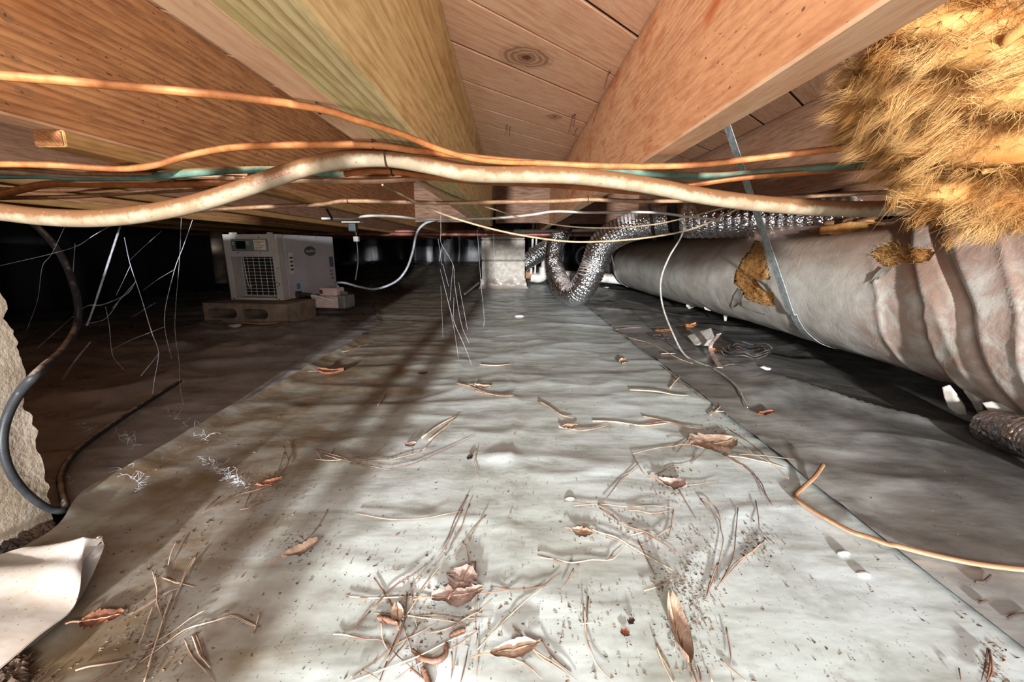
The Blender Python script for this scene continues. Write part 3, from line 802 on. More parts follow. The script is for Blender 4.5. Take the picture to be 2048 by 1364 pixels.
# black cable at left
p = [W(-10, 425, .84), W(40, 436, .84), W(75, 455, .82), W(115, 500, .80), W(142, 555, .78), W(156, 610, .76), W(152, 655, .74), W(125, 700, .64), WX(80, 742, -.600), WX(40, 785, -.616), WX(14, 835, -.620), WX(6, 890, -.621), WX(22, 945, -.620), WX(58, 990, -.618), WX(100, 1018, -.612), Wg(132, 1018, .008), Wg(124, 985, .007), Wg(122, 950, .007), Wg(150, 905, .007), Wg(205, 862, .007), Wg(280, 812, .006), Wg(340, 775, .003), Wg(400, 742, -.01)]
build(MB().tube(p, [.0056] * 7 + [.0050, .0046, .0044, .0044, .0046, .0050, .0052, .0052, .0052], 12, 8), 'power_cord', M['cable_black'], label='black cord looping down past the broken concrete and over the dark sheet', cat='cord')
# rigid pipes near the pier
p = [W(-300, 469, 3.6), W(700, 468, 3.6), W(1205, 470, 3.6)]
build(MB().tube(p, .016, 12, 4), 'red_pipe', M['copper'], label='dull red pipe running level below the joists, lower of the two', cat='pipe', group='dull red pipes')
p = [W(620, 463, 3.7), W(1036, 462, 3.7)]
o = build(MB().tube(p, .013, 12, 4), 'red_pipe', M['copper'], label='dull red pipe that ends in a white fitting, upper of the two', cat='pipe', group='dull red pipes')
build(MB().tube([W(1028, 462, 3.7), W(1042, 462, 3.7)], .018, 12, 2), 'fitting', M['galv'], parent=o)
build(MB().tube([W(1042, 462, 3.7), W(1230, 459, 3.7), W(1400, 457, 3.7)], .014, 12, 4), 'white_pipe', M['pvc'], label='level white pipe behind the drooping cords', cat='pipe', group='white plastic pipes')
build(MB().tube([W(1205, 470, 3.6), W(1260, 469, 3.6), W(1320, 468, 3.6)], .013, 12, 4), 'white_pipe', M['pvc'], label='second level white pipe just below the other, joined to the lower red pipe', cat='pipe', group='white plastic pipes')
# drain pipe right of the pier
Y = 4.25
dr = thing('drain_pipe', W(1092, 552, Y), 'upright white drain pipe with an elbow at its foot, right of the block pier', 'pipe')
build(MB().tube([W(1094, 455, Y), W(1092, 505, Y), W(1089, 545, Y)], .040, 16, 4), 'riser', M['pvc'], parent=dr)
build(MB().tube([W(1094, 460, Y), W(1094, 474, Y)], .052, 16, 2), 'coupling', M['pvc'], parent=dr)
build(MB().tube([W(1089, 535, Y), W(1087, 549, Y), W(1078, 555, Y), W(1062, 553, Y)], .052, 16, 5), 'elbow', M['pvc'], parent=dr)
build(MB().tube([W(1040, 548, Y), W(1066, 549, Y)], .046, 14, 3), 'hub', M['cable_tan'], parent=dr)
build(MB().tube([W(1118, 550, 4.1), W(1180, 553, 4.0), W(1250, 560, 3.9), W(1330, 567, 3.8)], .045, 16, 4), 'drain_pipe', M['pvc'], label='white drain pipe lying level on the ground behind the foil duct loop', cat='pipe')
for k, (xa, xb) in enumerate(((1067, 1062), (1074, 1070))):
    build(MB().tube([W(xa, 440, 3.95), W((xa + xb) / 2, 500, 3.95), W(xb, 548, 3.95)], .010 - .002 * k, 8, 4), 'riser_pipe', M['pvc'], label=('thin white riser pipe hard against the block pier', 'thinner white riser pipe between the block pier and the drain pipe')[k], cat='pipe', group='thin white riser pipes')
# far post on the left behind the dehumidifier
build(MB().tube([W(432, 462, 3.4), W(438, 510, 3.4), W(444, 566, 3.4)], .045, 14, 3).jitter(.001), 'round_post', M['block_tan'], label='dim round post standing behind the dehumidifier', cat='post')
# light fixture stub with plug above the dehumidifier
Y = 2.4
fx = thing('lamp_holder', W(705, 448, Y), 'small lamp holder with a white plug hanging from the joists beside the dehumidifier', 'lamp holder')
a = np.array(W(705, 445, Y))
build(MB().box(a + [-.05, -.03, -.002], a + [.05, .03, .004], .002), 'cover_plate', M['cable_clean'], parent=fx)
build(MB().box(a + [-.022, -.02, -.05], a + [.022, .02, -.002], .006), 'socket_body', M['black_strap'], parent=fx)
b = np.array(W(713, 478, Y))
build(MB().tube([a + [0, 0, -.05], (a + b) / 2 + [.006, 0, 0], b, W(716, 520, Y), W(711, 560, Y)], .004, 8, 6), 'cord', M['black_strap'], parent=fx)
build(MB().box(b + [-.014, -.014, -.014], b + [.014, .014, .014], .004), 'plug', M['cable_clean'], parent=fx)
# ------------------------------------------------------------------ big insulated duct
DX, DZ, DR = 1.09, 0.232, 0.20
def in_poly(x, y, P):
    c = np.zeros(np.shape(x), bool); n = len(P)
    for i in range(n):
        (x1, y1), (x2, y2) = P[i], P[(i + 1) % n]
        if y1 == y2: continue
        c ^= ((y1 > y) != (y2 > y)) & (x < (x2 - x1) * (y - y1) / (y2 - y1) + x1)
    return c
TEARS = [[(1468, 548), (1480, 520), (1498, 500), (1508, 478), (1522, 482), (1530, 500), (1540, 540), (1545, 575), (1552, 615), (1525, 612), (1490, 598), (1478, 578), (1466, 566)],
         [(1736, 508), (1760, 490), (1790, 478), (1815, 490), (1850, 496), (1876, 500), (1866, 520), (1840, 530), (1800, 528), (1774, 545), (1755, 528)]]
def ring_y(th, k):
    """edge of the collars round the duct: leans back toward the top"""
    c = np.cos(th - math.pi / 2)
    return (.895 + .20 * np.clip(c, 0, 1) ** 1.3 - .03 * np.clip(-c, 0, 1)) if k == 0 else (.80 + .24 * np.clip(c, 0, 1) ** 1.3 - .05 * np.clip(-c, 0, 1))
def duct_r(th, y):
    r = DR + .006 * fbm(th * 2.0, y * 3.5, 3, 3) + .003 * fbm(th * 5, y * 11, 13, 2)
    r = r - .045 * ss(3.75, 3.95, y) - .03 * ss(4.6, 5.2, y)
    # spiral drape folds close to the collars
    f = 1 - np.abs(2 * vn((y - ring_y(th, 0)) * 13 + 3, th * .8, 23) - 1)
    r = r + .004 * f ** 4 * ss(1.14, 1.0, y)
    e0 = ring_y(th, 0) - y; e1 = ring_y(th, 1) - y
    r = r + .016 * ss(-.004, .006, e0) - .006 * np.exp(-((e0 + .012) / .012) ** 2)
    r = r - .010 * np.exp(-((e1) / .012) ** 2) + .012 * ss(.0, .03, e1)
    return r
def dpt(th, y, dr=0.0):
    r = duct_r(th, y) + dr
    sag = .012 * np.sin(y * 1.3)
    return np.stack([DX + r * np.cos(th), y, DZ + r * np.sin(th) + sag], -1)
ths = np.linspace(0, 2 * math.pi, 240)
yy = axis([(.25, 1.4, .006), (1.4, 2.6, .012), (2.6, 6.3, .04)])
TH, YY = np.meshgrid(ths, yy)
A = dpt(TH, YY)
m, n = A.shape[:2]
PX, PY = to_px(A[..., 0], A[..., 1], A[..., 2])
faceside = np.cos(TH) < .25
hole = np.zeros((m, n), bool)
for P in TEARS:
    hole |= in_poly(PX, PY, P) & faceside
duct = thing('round_duct', (DX, 3.3, DZ - DR), 'big round insulated duct with dirty grey jacket along the right side', 'duct')
mb = MB()
F = [(i * n + j, i * n + j + 1, (i + 1) * n + j + 1, (i + 1) * n + j) for i in range(m - 1) for j in range(n - 1) if not (hole[i, j] and hole[i + 1, j + 1] and hole[i + 1, j] and hole[i, j + 1])]
mb.add(A.reshape(-1, 3), F)
build(mb, 'jacket', M['duct'], parent=duct, angle=60)
# far end cap
build(MB().disc((DX, 6.3, DZ + .012 * math.sin(8.19)), (1, 0, 0), (0, 0, 1), .16, .16, 32, .002), 'end_cap', M['galv'], parent=duct)
def strands(mb, P, Nn, count, length, width, spread=.8, down=.0, wt=None):
    """thin curved fibres that leave points P along normals Nn"""
    idx = RNG.integers(0, len(P), count) if wt is None else RNG.choice(len(P), count, p=wt)
    p = P[idx]; d = Nn[idx] + RNG.normal(0, spread, (count, 3)); d[:, 2] -= down
    d /= np.linalg.norm(d, axis=1)[:, None]
    L = length * RNG.uniform(.3, 1.2, count)[:, None]
    side = np.cross(d, RNG.normal(0, 1, (count, 3))); side /= np.linalg.norm(side, axis=1)[:, None]
    bend = RNG.normal(0, .35, (count, 3)); 
    a = p; b = p + d * L * .5 + bend * L * .22; c = p + d * L + bend * L * .8
    w = width
    V = np.stack([a - side * w, a + side * w, b - side * w * .7, b + side * w * .7, c], 1).reshape(-1, 3)
    F = []
    for k in range(count):
        o = 5 * k; F.append((o, o + 1, o + 3, o + 2)); F.append((o + 2, o + 3, o + 4))
    mb.add(V, F)
# exposed wool in the tears
for k, P in enumerate(TEARS):
    big_ = in_poly(PX, PY, [((x - sum(q[0] for q in P) / len(P)) * 1.12 + sum(q[0] for q in P) / len(P), (y - sum(q[1] for q in P) / len(P)) * 1.12 + sum(q[1] for q in P) / len(P)) for x, y in P]) & faceside
    B = dpt(TH, YY, -.004 + .016 * (fbm(TH * 40, YY * 30, 61, 3)))
    B[~hole] = dpt(TH, YY, -.018)[~hole]
    mb = MB(); ids = {}
    V = []; F = []
    for i in range(m - 1):
        if not big_[i].any(): continue
        for j in range(n - 1):
            if big_[i, j]:
                q = []
                for (a_, b_) in ((i, j), (i, j + 1), (i + 1, j + 1), (i + 1, j)):
                    if (a_, b_) not in ids: ids[(a_, b_)] = len(V); V.append(B[a_, b_])
                    q.append(ids[(a_, b_)])
                F.append(tuple(q))
    mb.add(V, F)
    o = build(mb, 'exposed_wool', M['fibre'], parent=duct, label='yellow insulation showing through a tear in the jacket', angle=180)
    V = np.array(V); C0 = np.array([DX, 0, DZ]); Nn = V - C0; Nn[:, 1] = 0; Nn /= np.linalg.norm(Nn, axis=1)[:, None]
    mb = MB(); strands(mb, V, Nn, 2500, .014, .00025, .9)
    build(mb, 'loose_fibres', M['strand'], parent=o, kind='stuff', smooth=False)
# torn jacket flaps round the tears and under the collar
def flap(px_pts, Y, name='torn_flap', mat='jacket_white', curl=.012, parent=duct, lab=None):
    """small curled scrap: outline fan, given by pixel outline and distance"""
    P = np.array([W(x, y, Y_) for (x, y, Y_) in [(q[0], q[1], q[2] if len(q) > 2 else Y) for q in px_pts]])
    c = P.mean(0); V = [c + np.array([-curl * .3, -curl, 0])]; F = []
    ring1 = c + (P - c) * .55 + np.array([0, -curl * .6, 0])
    V += list(ring1) + list(P); k = len(P)
    for i in range(k):
        j = (i + 1) % k
        F.append((0, 1 + i, 1 + j)); F.append((1 + i, 1 + k + i, 1 + k + j, 1 + j))
    mb = MB().add(V, F)
    V2 = np.array(V) + np.array([.0, .0016, 0]); mb.add(V2, [q[::-1] for q in F])
    return build(mb, name, M[mat], parent=parent, label=lab, angle=180)
def on_duct(x, y):
    d = (PX - x) ** 2 + (PY - y) ** 2; d = np.where(faceside, d, 1e9)
    i, j = np.unravel_index(np.argmin(d), d.shape); return A[i, j]
def dflap(pts, curl=.01, mat='jacket_white', lift=.006, lab=None):
    q = []
    for x, y in pts:
        p = on_duct(x, y); q.append((x, y, p[1] * (1 - lift)))
    return flap(q, 1, mat=mat, curl=curl, lab=lab)
dflap([(1462, 612), (1468, 592), (1478, 575), (1486, 590), (1482, 604), (1474, 612), (1466, 618)], .006)
dflap([(1513, 560), (1545, 559), (1540, 585), (1530, 580), (1520, 570)], .008)
dflap([(1483, 600), (1552, 615), (1540, 632), (1500, 620), (1484, 612)], .010, 'duct')
dflap([(1740, 565), (1752, 548), (1768, 532), (1785, 536), (1770, 550), (1754, 556), (1744, 568)], .008)
flap([(1886, 775, .88), (1900, 770, .87), (1916, 790, .87), (1930, 812, .87), (1934, 830, .87), (1915, 828, .88), (1898, 815, .88), (1890, 795, .88)], .88, curl=.012)
flap([(1925, 770, .86), (1950, 790, .85), (1975, 800, .84), (1965, 812, .84), (1968, 832, .84), (1960, 833, .85), (1945, 805, .86), (1930, 785, .86)], .85, curl=.01)
flap([(1966, 806, .80), (1985, 803, .79), (2030, 815, .78), (2070, 822, .77), (2060, 832, .78), (2000, 824, .79), (1978, 822, .80)], .79, curl=.008)
for pts in ([(1372, 612), (1376, 602), (1392, 604), (1390, 614), (1378, 618)], [(1408, 614), (1428, 618), (1420, 622), (1410, 619)], [(1447, 628), (1455, 628), (1453, 642), (1449, 642)]):
    p = on_duct(*pts[0]); flap([(x, y, p[1] * .995) for x, y in pts], 1, curl=.003)
# wool and dirt that has gathered along the top of the duct
mb = MB()
for k in range(26):
    y = random.uniform(.95, 1.5); th = math.pi * random.uniform(.52, .68)
    p = dpt(np.array(th), np.array(y), .004); r = random.uniform(.008, .022)
    bm = bmesh.new(); bmesh.ops.create_icosphere(bm, subdivisions=2, radius=r); bm.verts.index_update()
    V = np.array([v.co for v in bm.verts]) * [1, 1.8, .6]; V = V * (1 + .35 * fbm(V[:, 0] * 90 + k, V[:, 1] * 90 + V[:, 2] * 60, k, 2))[:, None] + p
    mb.add(V, [[v.index for v in f.verts] for f in bm.faces]); bm.free()
build(mb, 'dust_clumps', M['cable_brown'], parent=duct, kind='stuff', angle=180)
mb = MB()
for (xa, ya, Ya, xb, yb, Yb) in ((1780, 452, 1.18, 1940, 444, 1.05), (1640, 462, 1.3, 1770, 455, 1.2), (1930, 446, 1.06, 2010, 428, 1.0)):
    mb.tube([W(xa, ya, Ya), W((xa + xb) / 2, (ya + yb) / 2 - 3, (Ya + Yb) / 2), W(xb, yb, Yb)], [.012, .017, .014], 10, 8)
mb.jitter(.004, 60, 4)
build(mb, 'wool_roll', M['fibre'], parent=duct, label='matted yellow wool lying along the top', angle=180)

# hanger straps
def tangent(px_, pz_, r):
    dx, dz = DX - px_, DZ - pz_; d = math.hypot(dx, dz); base = math.atan2(dz, dx); a = math.asin(r / d)
    best = base - a if True else base + a
    L = math.sqrt(d * d - r * r); return L, best
def hanger(xtop, ztop, Y, w, label, r=DR + .004):
    L, a = tangent(xtop, ztop, r)
    T0 = np.array([xtop + L * math.cos(a), Y, ztop + L * math.sin(a)])
    th0 = math.atan2(T0[2] - DZ, T0[0] - DX)
    if th0 < 0: th0 += 2 * math.pi
    P0 = np.array([xtop, Y, ztop])
    pts = [P0 + (T0 - P0) * t for t in np.linspace(0, .98, 8)]
    for th in np.linspace(th0, 2 * math.pi + .5, 30):
        rr = float(duct_r(np.array(th), np.array(Y))) + .0035
        pts.append(np.array([DX + rr * math.cos(th), Y, DZ + rr * math.sin(th) + .012 * math.sin(Y * 1.3)]))
    pts.append(np.array([1.597, Y, JB + .02])); pts.append(np.array([1.598, Y, JB + .1]))
    st = thing('hanger_strap', P0, label, 'strap', group='galvanised duct hanger straps')
    build(MB().strip(pts, w, (0, 1, 0), .0012, 3), 'band', M['galv'], parent=st)
    build(MB().tube([P0 + [-.001, 0, .0], P0 + [-.005, 0, 0]], .005, 8, 1), 'nail', M['nail'], parent=st)
    return st
hanger(.625, JT - .004, 1.345, .036, 'long galvanised steel strap slanting from the joist round the near part of the big duct')
hanger(.80, JB - .002, 3.72, .045, 'short galvanised steel strap round the far part of the big duct by the foil loop', DR)

# ------------------------------------------------------------------ foil flexible ducts
def foil_duct(pts, R, pitch, label, name='foil_flex_duct', seg=44, ph=0.0, rr=None):
    C = cr(pts, 30)
    L = np.concatenate([[0], np.cumsum(np.linalg.norm(np.diff(C, axis=0), axis=1))])
    n = int(L[-1] / (pitch / 7)); s = np.linspace(0, L[-1], n)
    C = np.stack([np.interp(s, L, C[:, k]) for k in range(3)], 1)
    def rf(Ls, th):
        u = Ls / pitch - th / (2 * math.pi) + ph; u = u - np.floor(u)
        base = 1 - .085 * np.abs(2 * u - 1) ** 1.5
        return base + .05 * fbm(Ls * 60 + 5, th * 4.0 + Ls * 0, 77, 3)
    mb = MB().tube(C, R if rr is None else rr, seg, raw=True, rf=rf)
    return build(mb, name, M['foil'], label=label, cat='flexible duct', group='silver foil flexible ducts', angle=180)
zf = G(.36, 2.4)
foil_duct([W(1338, 440, 2.15), W(1290, 448, 2.2), W(1240, 463, 2.26), W(1204, 490, 2.32), W(1188, 530, 2.36), W(1172, 565, 2.36), W(1150, 588, 2.45), W(1128, 580, 2.62), W(1113, 550, 2.85), W(1107, 515, 3.0), W(1112, 485, 3.1), W(1124, 468, 3.15), W(1128, 460, 3.25)], .066, .017,
          'silver foil flexible duct hanging in a U down to the ground sheet', rr=[.074, .074, .074, .074, .074, .072, .068, .064, .062, .062, .060])
foil_duct([(W(1372, 440, 1.95)), W(1440, 438, 1.85), W(1520, 436, 1.75), W(1600, 434, 1.66), W(1680, 434, 1.58), W(1760, 436, 1.5)], .080, .030,
          'silver foil flexible duct lying behind the top of the big duct', ph=.3)
foil_duct([W(1128, 470, 4.0), W(1100, 490, 3.95), W(1070, 512, 3.9), W(1046, 528, 3.9)], .075, .022, 'short silver foil flexible duct slanting down behind the block pier', ph=.6)
foil_duct([W(1985, 856, .80), W(2030, 868, .74), W(2090, 890, .68), W(2160, 930, .6)], .038, .014, 'piece of silver foil flexible duct at the right edge below the torn jacket', ph=.2)
# black straps that carry the foil duct
for k, (x, w, lab) in enumerate(((1303, .016, 'narrow black hanging strap left of the wider one by the foil duct'), (1350, .032, 'wide black hanging strap between the two foil ducts'))):
    P = [W(x - 6, 395, 2.05), W(x - 2, 425, 2.05), W(x + 2, 455, 2.06), W(x + 6, 480, 2.1)]
    build(MB().strip(P, w, (1, 0, 0), .003), 'hanging_strap', M['black_strap'], label=lab, cat='strap', group='black hanging straps')

# ------------------------------------------------------------------ fallen fibreglass at upper right
blobs = [(1716, 268, .64, .024), (1700, 262, .66, .014), (1748, 240, .62, .034), (1790, 262, .60, .040), (1770, 285, .62, .022), (1850, 210, .57, .060), (1842, 270, .58, .04), (1900, 130, .53, .070), (1850, 320, .60, .032), (1815, 338, .62, .020), (1905, 335, .58, .05), (1970, 255, .53, .075), (2000, 130, .50, .085), (2030, 335, .53, .075), (1960, 385, .57, .036), (2020, 405, .56, .034), (2060, 210, .48, .085), (1860, 95, .52, .030), (1960, 45, .48, .065), (2060, 40, .46, .08), (1800, 205, .58, .034), (1762, 200, .60, .014), (2110, 330, .5, .08), (2110, 120, .46, .09)]
wool = thing('insulation_batt', W(1950, 390, .56), 'ragged clump of fallen yellow fibreglass insulation hanging at the upper right', 'insulation')
bm_all = MB(); PV = []; NV = []; WV = []
for k, (x, y, Y_, r) in enumerate(blobs):
    c = np.array(W(x, y, Y_))
    bm = bmesh.new(); bmesh.ops.create_icosphere(bm, subdivisions=4, radius=1.0); bm.verts.index_update()
    D = np.array([v.co for v in bm.verts]); Fc = [[v.index for v in f.verts] for f in bm.faces]; bm.free()
    q = D * np.array([1.25, .9, .8])
    a = q[:, 0] * 1.6 + q[:, 1] * .9 + k * 3.1; b = q[:, 2] * 2.6 - q[:, 1] * 1.2 + k * 1.7 - q[:, 0] * .8
    s = .95 + .7 * fbm(a * .8, b * .8, 100 + k, 2) + .22 * fbm(a * 3, b * 3, 140 + k, 3) + .10 * fbm(a * 9, b * 9, 160 + k, 2)
    V = c + q * (r * s)[:, None]
    bm_all.add(V, Fc); PV.append(V); NV.append(D); WV.append(np.full(len(V), r * r))
body = build(bm_all, 'wool_body', M['fibre'], parent=wool, angle=180)
mb = MB(); PV = np.vstack(PV); NV = np.vstack(NV)
sel = NV[:, 1] < .6; WT = np.concatenate(WV)[sel]; WT = WT / WT.sum()
strands(mb, PV[sel], NV[sel], 140000, .013, .0002, .9, .1, WT)
nt, nf = 900, 70
it = RNG.choice(int(sel.sum()), nt, p=WT); TP = PV[sel][it]; TN = NV[sel][it]
flow = np.array([-.75, -.15, -.35]) + np.stack([fbm(TP[:, 0] * 9 + 4 * k, TP[:, 2] * 9 + TP[:, 1] * 5, 200 + k, 2) * 2.2 for k in range(3)], 1)
TD = TN * .55 + flow; TD /= np.linalg.norm(TD, axis=1)[:, None]
TL = RNG.uniform(.018, .055, nt)
p0 = np.repeat(TP, nf, 0) + RNG.normal(0, .0065, (nt * nf, 3)); tip = np.repeat(TP + TD * TL[:, None], nf, 0) + RNG.normal(0, .0045, (nt * nf, 3))
md = (p0 + tip) / 2 + np.repeat(RNG.normal(0, .006, (nt, 3)), nf, 0) + RNG.normal(0, .003, (nt * nf, 3))
sd = RNG.normal(0, 1, (nt * nf, 3)); sd /= np.linalg.norm(sd, axis=1)[:, None]; wd = .0002
V = np.stack([p0 - sd * wd, p0 + sd * wd, md - sd * wd * .8, md + sd * wd * .8, tip], 1).reshape(-1, 3)
F = []
for o in range(0, 5 * nt * nf, 5): F += [(o, o + 1, o + 3, o + 2), (o + 2, o + 3, o + 4)]
mb.add(V, F)
strands(mb, PV[sel], NV[sel], 6000, .036, .0002, .7, .25, WT)
build(mb, 'loose_fibres', M['strand'], parent=wool, kind='stuff', smooth=False)
# torn strips of pale facing on the clump
for k, pts in enumerate(([(1958, 135, .43), (1985, 110, .42), (2015, 78, .41), (2060, 50, .40)], [(1962, 340, .47), (2000, 332, .46), (2040, 318, .45), (2090, 300, .44)])):
    P = [W(*p) for p in pts]
    build(MB().strip(P, .010, (0.2, 0.1, 1), .003).jitter(.004, 50, k), 'facing_strip', M['fibre'], parent=wool, angle=180)
# ------------------------------------------------------------------ dehumidifier
BZ = .105
cor = np.array(Wz(566, 601, BZ))                 # front right lower corner
ang = math.radians(-7)
DW, DD, DH = .285, .52, .325
root = thing('dehumidifier', (cor[0], cor[1], BZ), 'off white box dehumidifier with a wire grille standing on a concrete block', 'dehumidifier', rotz=ang)
def part(mb, name, mat, parent=root, lab=None, **kw):
    return build(mb, name, M[mat], parent=parent, local=True, label=lab, **kw)
# local frame: x to the right (0 = right edge), y into the depth, z up
ox0, ox1, oz0, oz1 = -DW + .030, -.030, .012, .215      # grille opening
part(MB().box((-DW, .085, 0), (0, DD, DH), .003), 'cabinet', 'case')
fr = MB()
fr.box((-DW, 0, 0), (ox0, .0855, DH), .002); fr.box((ox1, 0, 0), (0, .0855, DH), .002)
fr.box((ox0, 0, oz1), (ox1, .0855, DH), .002); fr.box((ox0, 0, 0), (ox1, .0855, oz0), .002)
part(fr, 'front_frame', 'case_front')
part(MB().box((ox0, .080, oz0), (ox1, .0845, oz1)), 'coil', 'inner')
grille = part(MB().box((ox0 - .002, .070, oz0 - .001), (ox1 + .002, .074, oz0 + .003)), 'grille', 'wire_white')
for i in range(7):
    x = ox0 + (ox1 - ox0) * (i + .5) / 7
    part(MB().tube([(x, .050, oz0), (x, .050, oz1)], .0013, 6, 1), 'grille_wire', 'wire_white', grille)
for i in range(12):
    z = oz0 + (oz1 - oz0) * (i + .5) / 12
    part(MB().tube([(ox0, .052, z), (ox1, .052, z)], .0011, 6, 1), 'grille_wire', 'wire_white', grille)
part(MB().tube([(ox0 + .03, .046, oz1), (ox0 + .04, .045, oz0 + .06), (ox0 + .06, .045, oz0 + .055)], .002, 6, 4), 'sensor_wire', 'wire_white', grille)
pan = part(MB().box((-DW + .045, -.006, .243), (-.045, .002, .302), .003), 'control_panel', 'panel')
part(MB().box((-DW + .072, -.008, .254), (-DW + .124, -.005, .292), .002), 'display', 'screen', pan)
part(MB().box((-.115, -.0075, .247), (-.052, -.0055, .298), .0005), 'instruction_sticker', 'sticker', pan)
for i in range(6):
    z = .291 - i * .0075
    part(MB().box((-.110, -.0080, z - .001), (-.057 - .012 * (i % 3), -.0074, z + .0008)), 'print_line', 'ink', pan, smooth=False)
for (x, z) in ((-DW + .053, .283), (-DW + .053, .274), (-DW + .131, .284), (-DW + .131, .275)):
    part(MB().box((x, -.0078, z), (x + .012, -.0055, z + .004), .001), 'button', 'sticker', pan)
for (x, z) in ((-.21, .309), (-.09, .309), (-.21, .235), (-.09, .235), (-.27, .006), (-.265, .006), (-.03, .006), (-.018, .006), (-.02, .09), (-.02, .07), (-.008, .085), (-.01, .078), (-.008, .16), (-.008, .315)):
    part(MB().disc((x, -.0004, z), (1, 0, 0), (0, 0, 1), .003, .003, 8, .0012), 'screw', 'ink')
# right side (x = 0 plane, facing +x)
part(MB().box((-.004, .0, 0), (.0045, .045, DH), .0015), 'corner_rail', 'case_front')
part(MB().box((-.004, .055, .02), (.003, DD - .006, DH - .006), .0012), 'side_panel', 'case')
bd = part(MB().disc((.0034, .268, .242), (0, 1, 0), (0, 0, 1), .052, .026, 32, .0025), 'badge', 'badge')
TV, TF = text_mesh('AprilAire', .022)
part(MB().add([(.0062 + z, .268 + x, .242 + y) for x, y, z in TV], TF), 'lettering', 'sticker', bd, smooth=False)
s1 = part(MB().box((.002, .078, .13), (.0042, .112, .235), .0003), 'long_sticker', 'sticker')
for i in range(4):
    part(MB().box((.0041, .083, .205 - i * .02), (.0046, .107, .214 - i * .02)), 'print_line', 'ink', s1, smooth=False)
part(MB().box((.002, .455, .148), (.0042, .497, .208), .0003), 'energy_sticker', 'sticker_slate')
for i in range(3):
    part(MB().box((.002, .452 + .004 * i, .122 - i * .022), (.0042, .478 + .004 * i, .129 - i * .022), .0002), 'warning_sticker', 'ink_red')
part(MB().box((.002, .118, .045), (.0042, .148, .075), .0003), 'blue_sticker', 'sticker_blue')
for (y, z) in ((.175, .316), (.34, .316), (.112, .205)):
    part(MB().disc((.003, y, z), (0, 1, 0), (0, 0, 1), .003, .003, 8, .0012), 'screw', 'ink')
inl = part(MB().box((.0, .10, .004), (.022, .13, .036), .003), 'drain_port', 'ink')
part(MB().tube([(.022, .115, .02), (.05, .12, .018), (.075, .125, .014)], .010, 10, 5), 'hose_elbow', 'ink', inl)
part(MB().tube([(.07, .125, .014), (.11, .135, .006), (.16, .16, -.012), (.19, .19, -.03)], .007, 10, 6), 'drain_hose', 'pvc', inl)
part(MB().box((-DW + .02, .02, DH - .001), (-DW + .06, .03, DH + .009), .002).box((-.06, .02, DH - .001), (-.03, .03, DH + .009), .002), 'top_bracket', 'galv')

# concrete block under it, lying with two long cores toward the room
bx0, bx1 = Wz(470, 624, .0)[0], Wz(624, 604, .02)[0]
blk = thing('concrete_block', (cor[0] - .12, cor[1] + .12, 0.0), 'tan concrete block with two oblong holes under the dehumidifier', 'block', rotz=ang)
w, h, dp = .44, .100, .24
def cell(mb, xa, xb, za, zb, y0, y1, hx, hz):
    """block cell with an oblong hole right through"""
    cx, cz = (xa + xb) / 2, (za + zb) / 2; N = 32; o = []; q = []
    for i in range(N):
        a = 2 * math.pi * (i + .5) / N; c, s = math.cos(a), math.sin(a)
        k = min((xb - xa) / 2 / max(abs(c), 1e-6), (zb - za) / 2 / max(abs(s), 1e-6)); o.append((cx + k * c, cz + k * s))
        r = hz; ex = hx - r
        q.append((cx + (ex if c > 0 else -ex) + r * c, cz + r * s))
    for (x, z) in ((xa, za), (xb, za), (xb, zb), (xa, zb)):
        i = min(range(N), key=lambda i: (o[i][0] - x) ** 2 + (o[i][1] - z) ** 2); o[i] = (x, z)
    V = [(x, y, z) for y in (y0, y1) for ring in (o, q) for (x, z) in ring]; F = []
    for i in range(N):
        j = (i + 1) % N
        F += [(i, j, N + j, N + i), (2 * N + i, 3 * N + i, 3 * N + j, 2 * N + j), (N + i, N + j, 3 * N + j, 3 * N + i), (i, 2 * N + i, 2 * N + j, j)]
    mb.add(V, F)
mb = MB()
xl, xr = -.20, .24
cell(mb, xl, xl + .20, .0, h, -dp / 2 - .12, dp / 2 - .12, .078, .024)
cell(mb, xl + .20, xr - .09, .0, h, -dp / 2 - .12, dp / 2 - .12, .066, .024)
mb.box((xr - .09, -dp / 2 - .12, 0), (xr, dp / 2 - .12, h), .004)
mb.jitter(.001, 40, 2)
bk = build(mb, 'block_body', M['block_tan'], parent=blk, local=True, angle=35)
blk.location = (cor[0] - .13, cor[1] + .145, .002)

# condensate pump
PZ = .02
pc = np.array(W(668, 612, 2.30))
pz = pc[2] - .006
pump = thing('condensate_pump', (pc[0], pc[1], pz), 'small pinkish white condensate pump beside the dehumidifier', 'pump', rotz=math.radians(-10))
def pp(mb, name, mat, parent=pump, lab=None, **kw):
    return build(mb, name, M[mat], parent=parent, local=True, label=lab, **kw)
pp(MB().box((-.098, -.05, 0), (.072, .06, .058), .006), 'tank', 'pump_pink')
pp(MB().box((-.100, -.052, .054), (.074, .062, .064), .003), 'tank_lid', 'pump_pink')
mt_ = pp(MB().box((-.062, -.036, .064), (.046, .046, .108), .010), 'motor_cover', 'pump_pink')
pp(MB().box((-.055, -.038, .076), (-.036, -.034, .098), .001), 'switch_window', 'ink_red', mt_)
pp(MB().box((-.030, -.038, .068), (-.026, -.034, .106), .001).box((.010, -.038, .068), (.014, -.034, .106), .001), 'rib', 'pump_pink', mt_)
pp(MB().box((.058, -.054, .0), (.10, .05, .070), .006), 'end_cap', 'pump_grey')
pp(MB().tube([(.048, .0, .078), (.085, .0, .078)], .010, 10, 2), 'outlet_fitting', 'pump_grey')
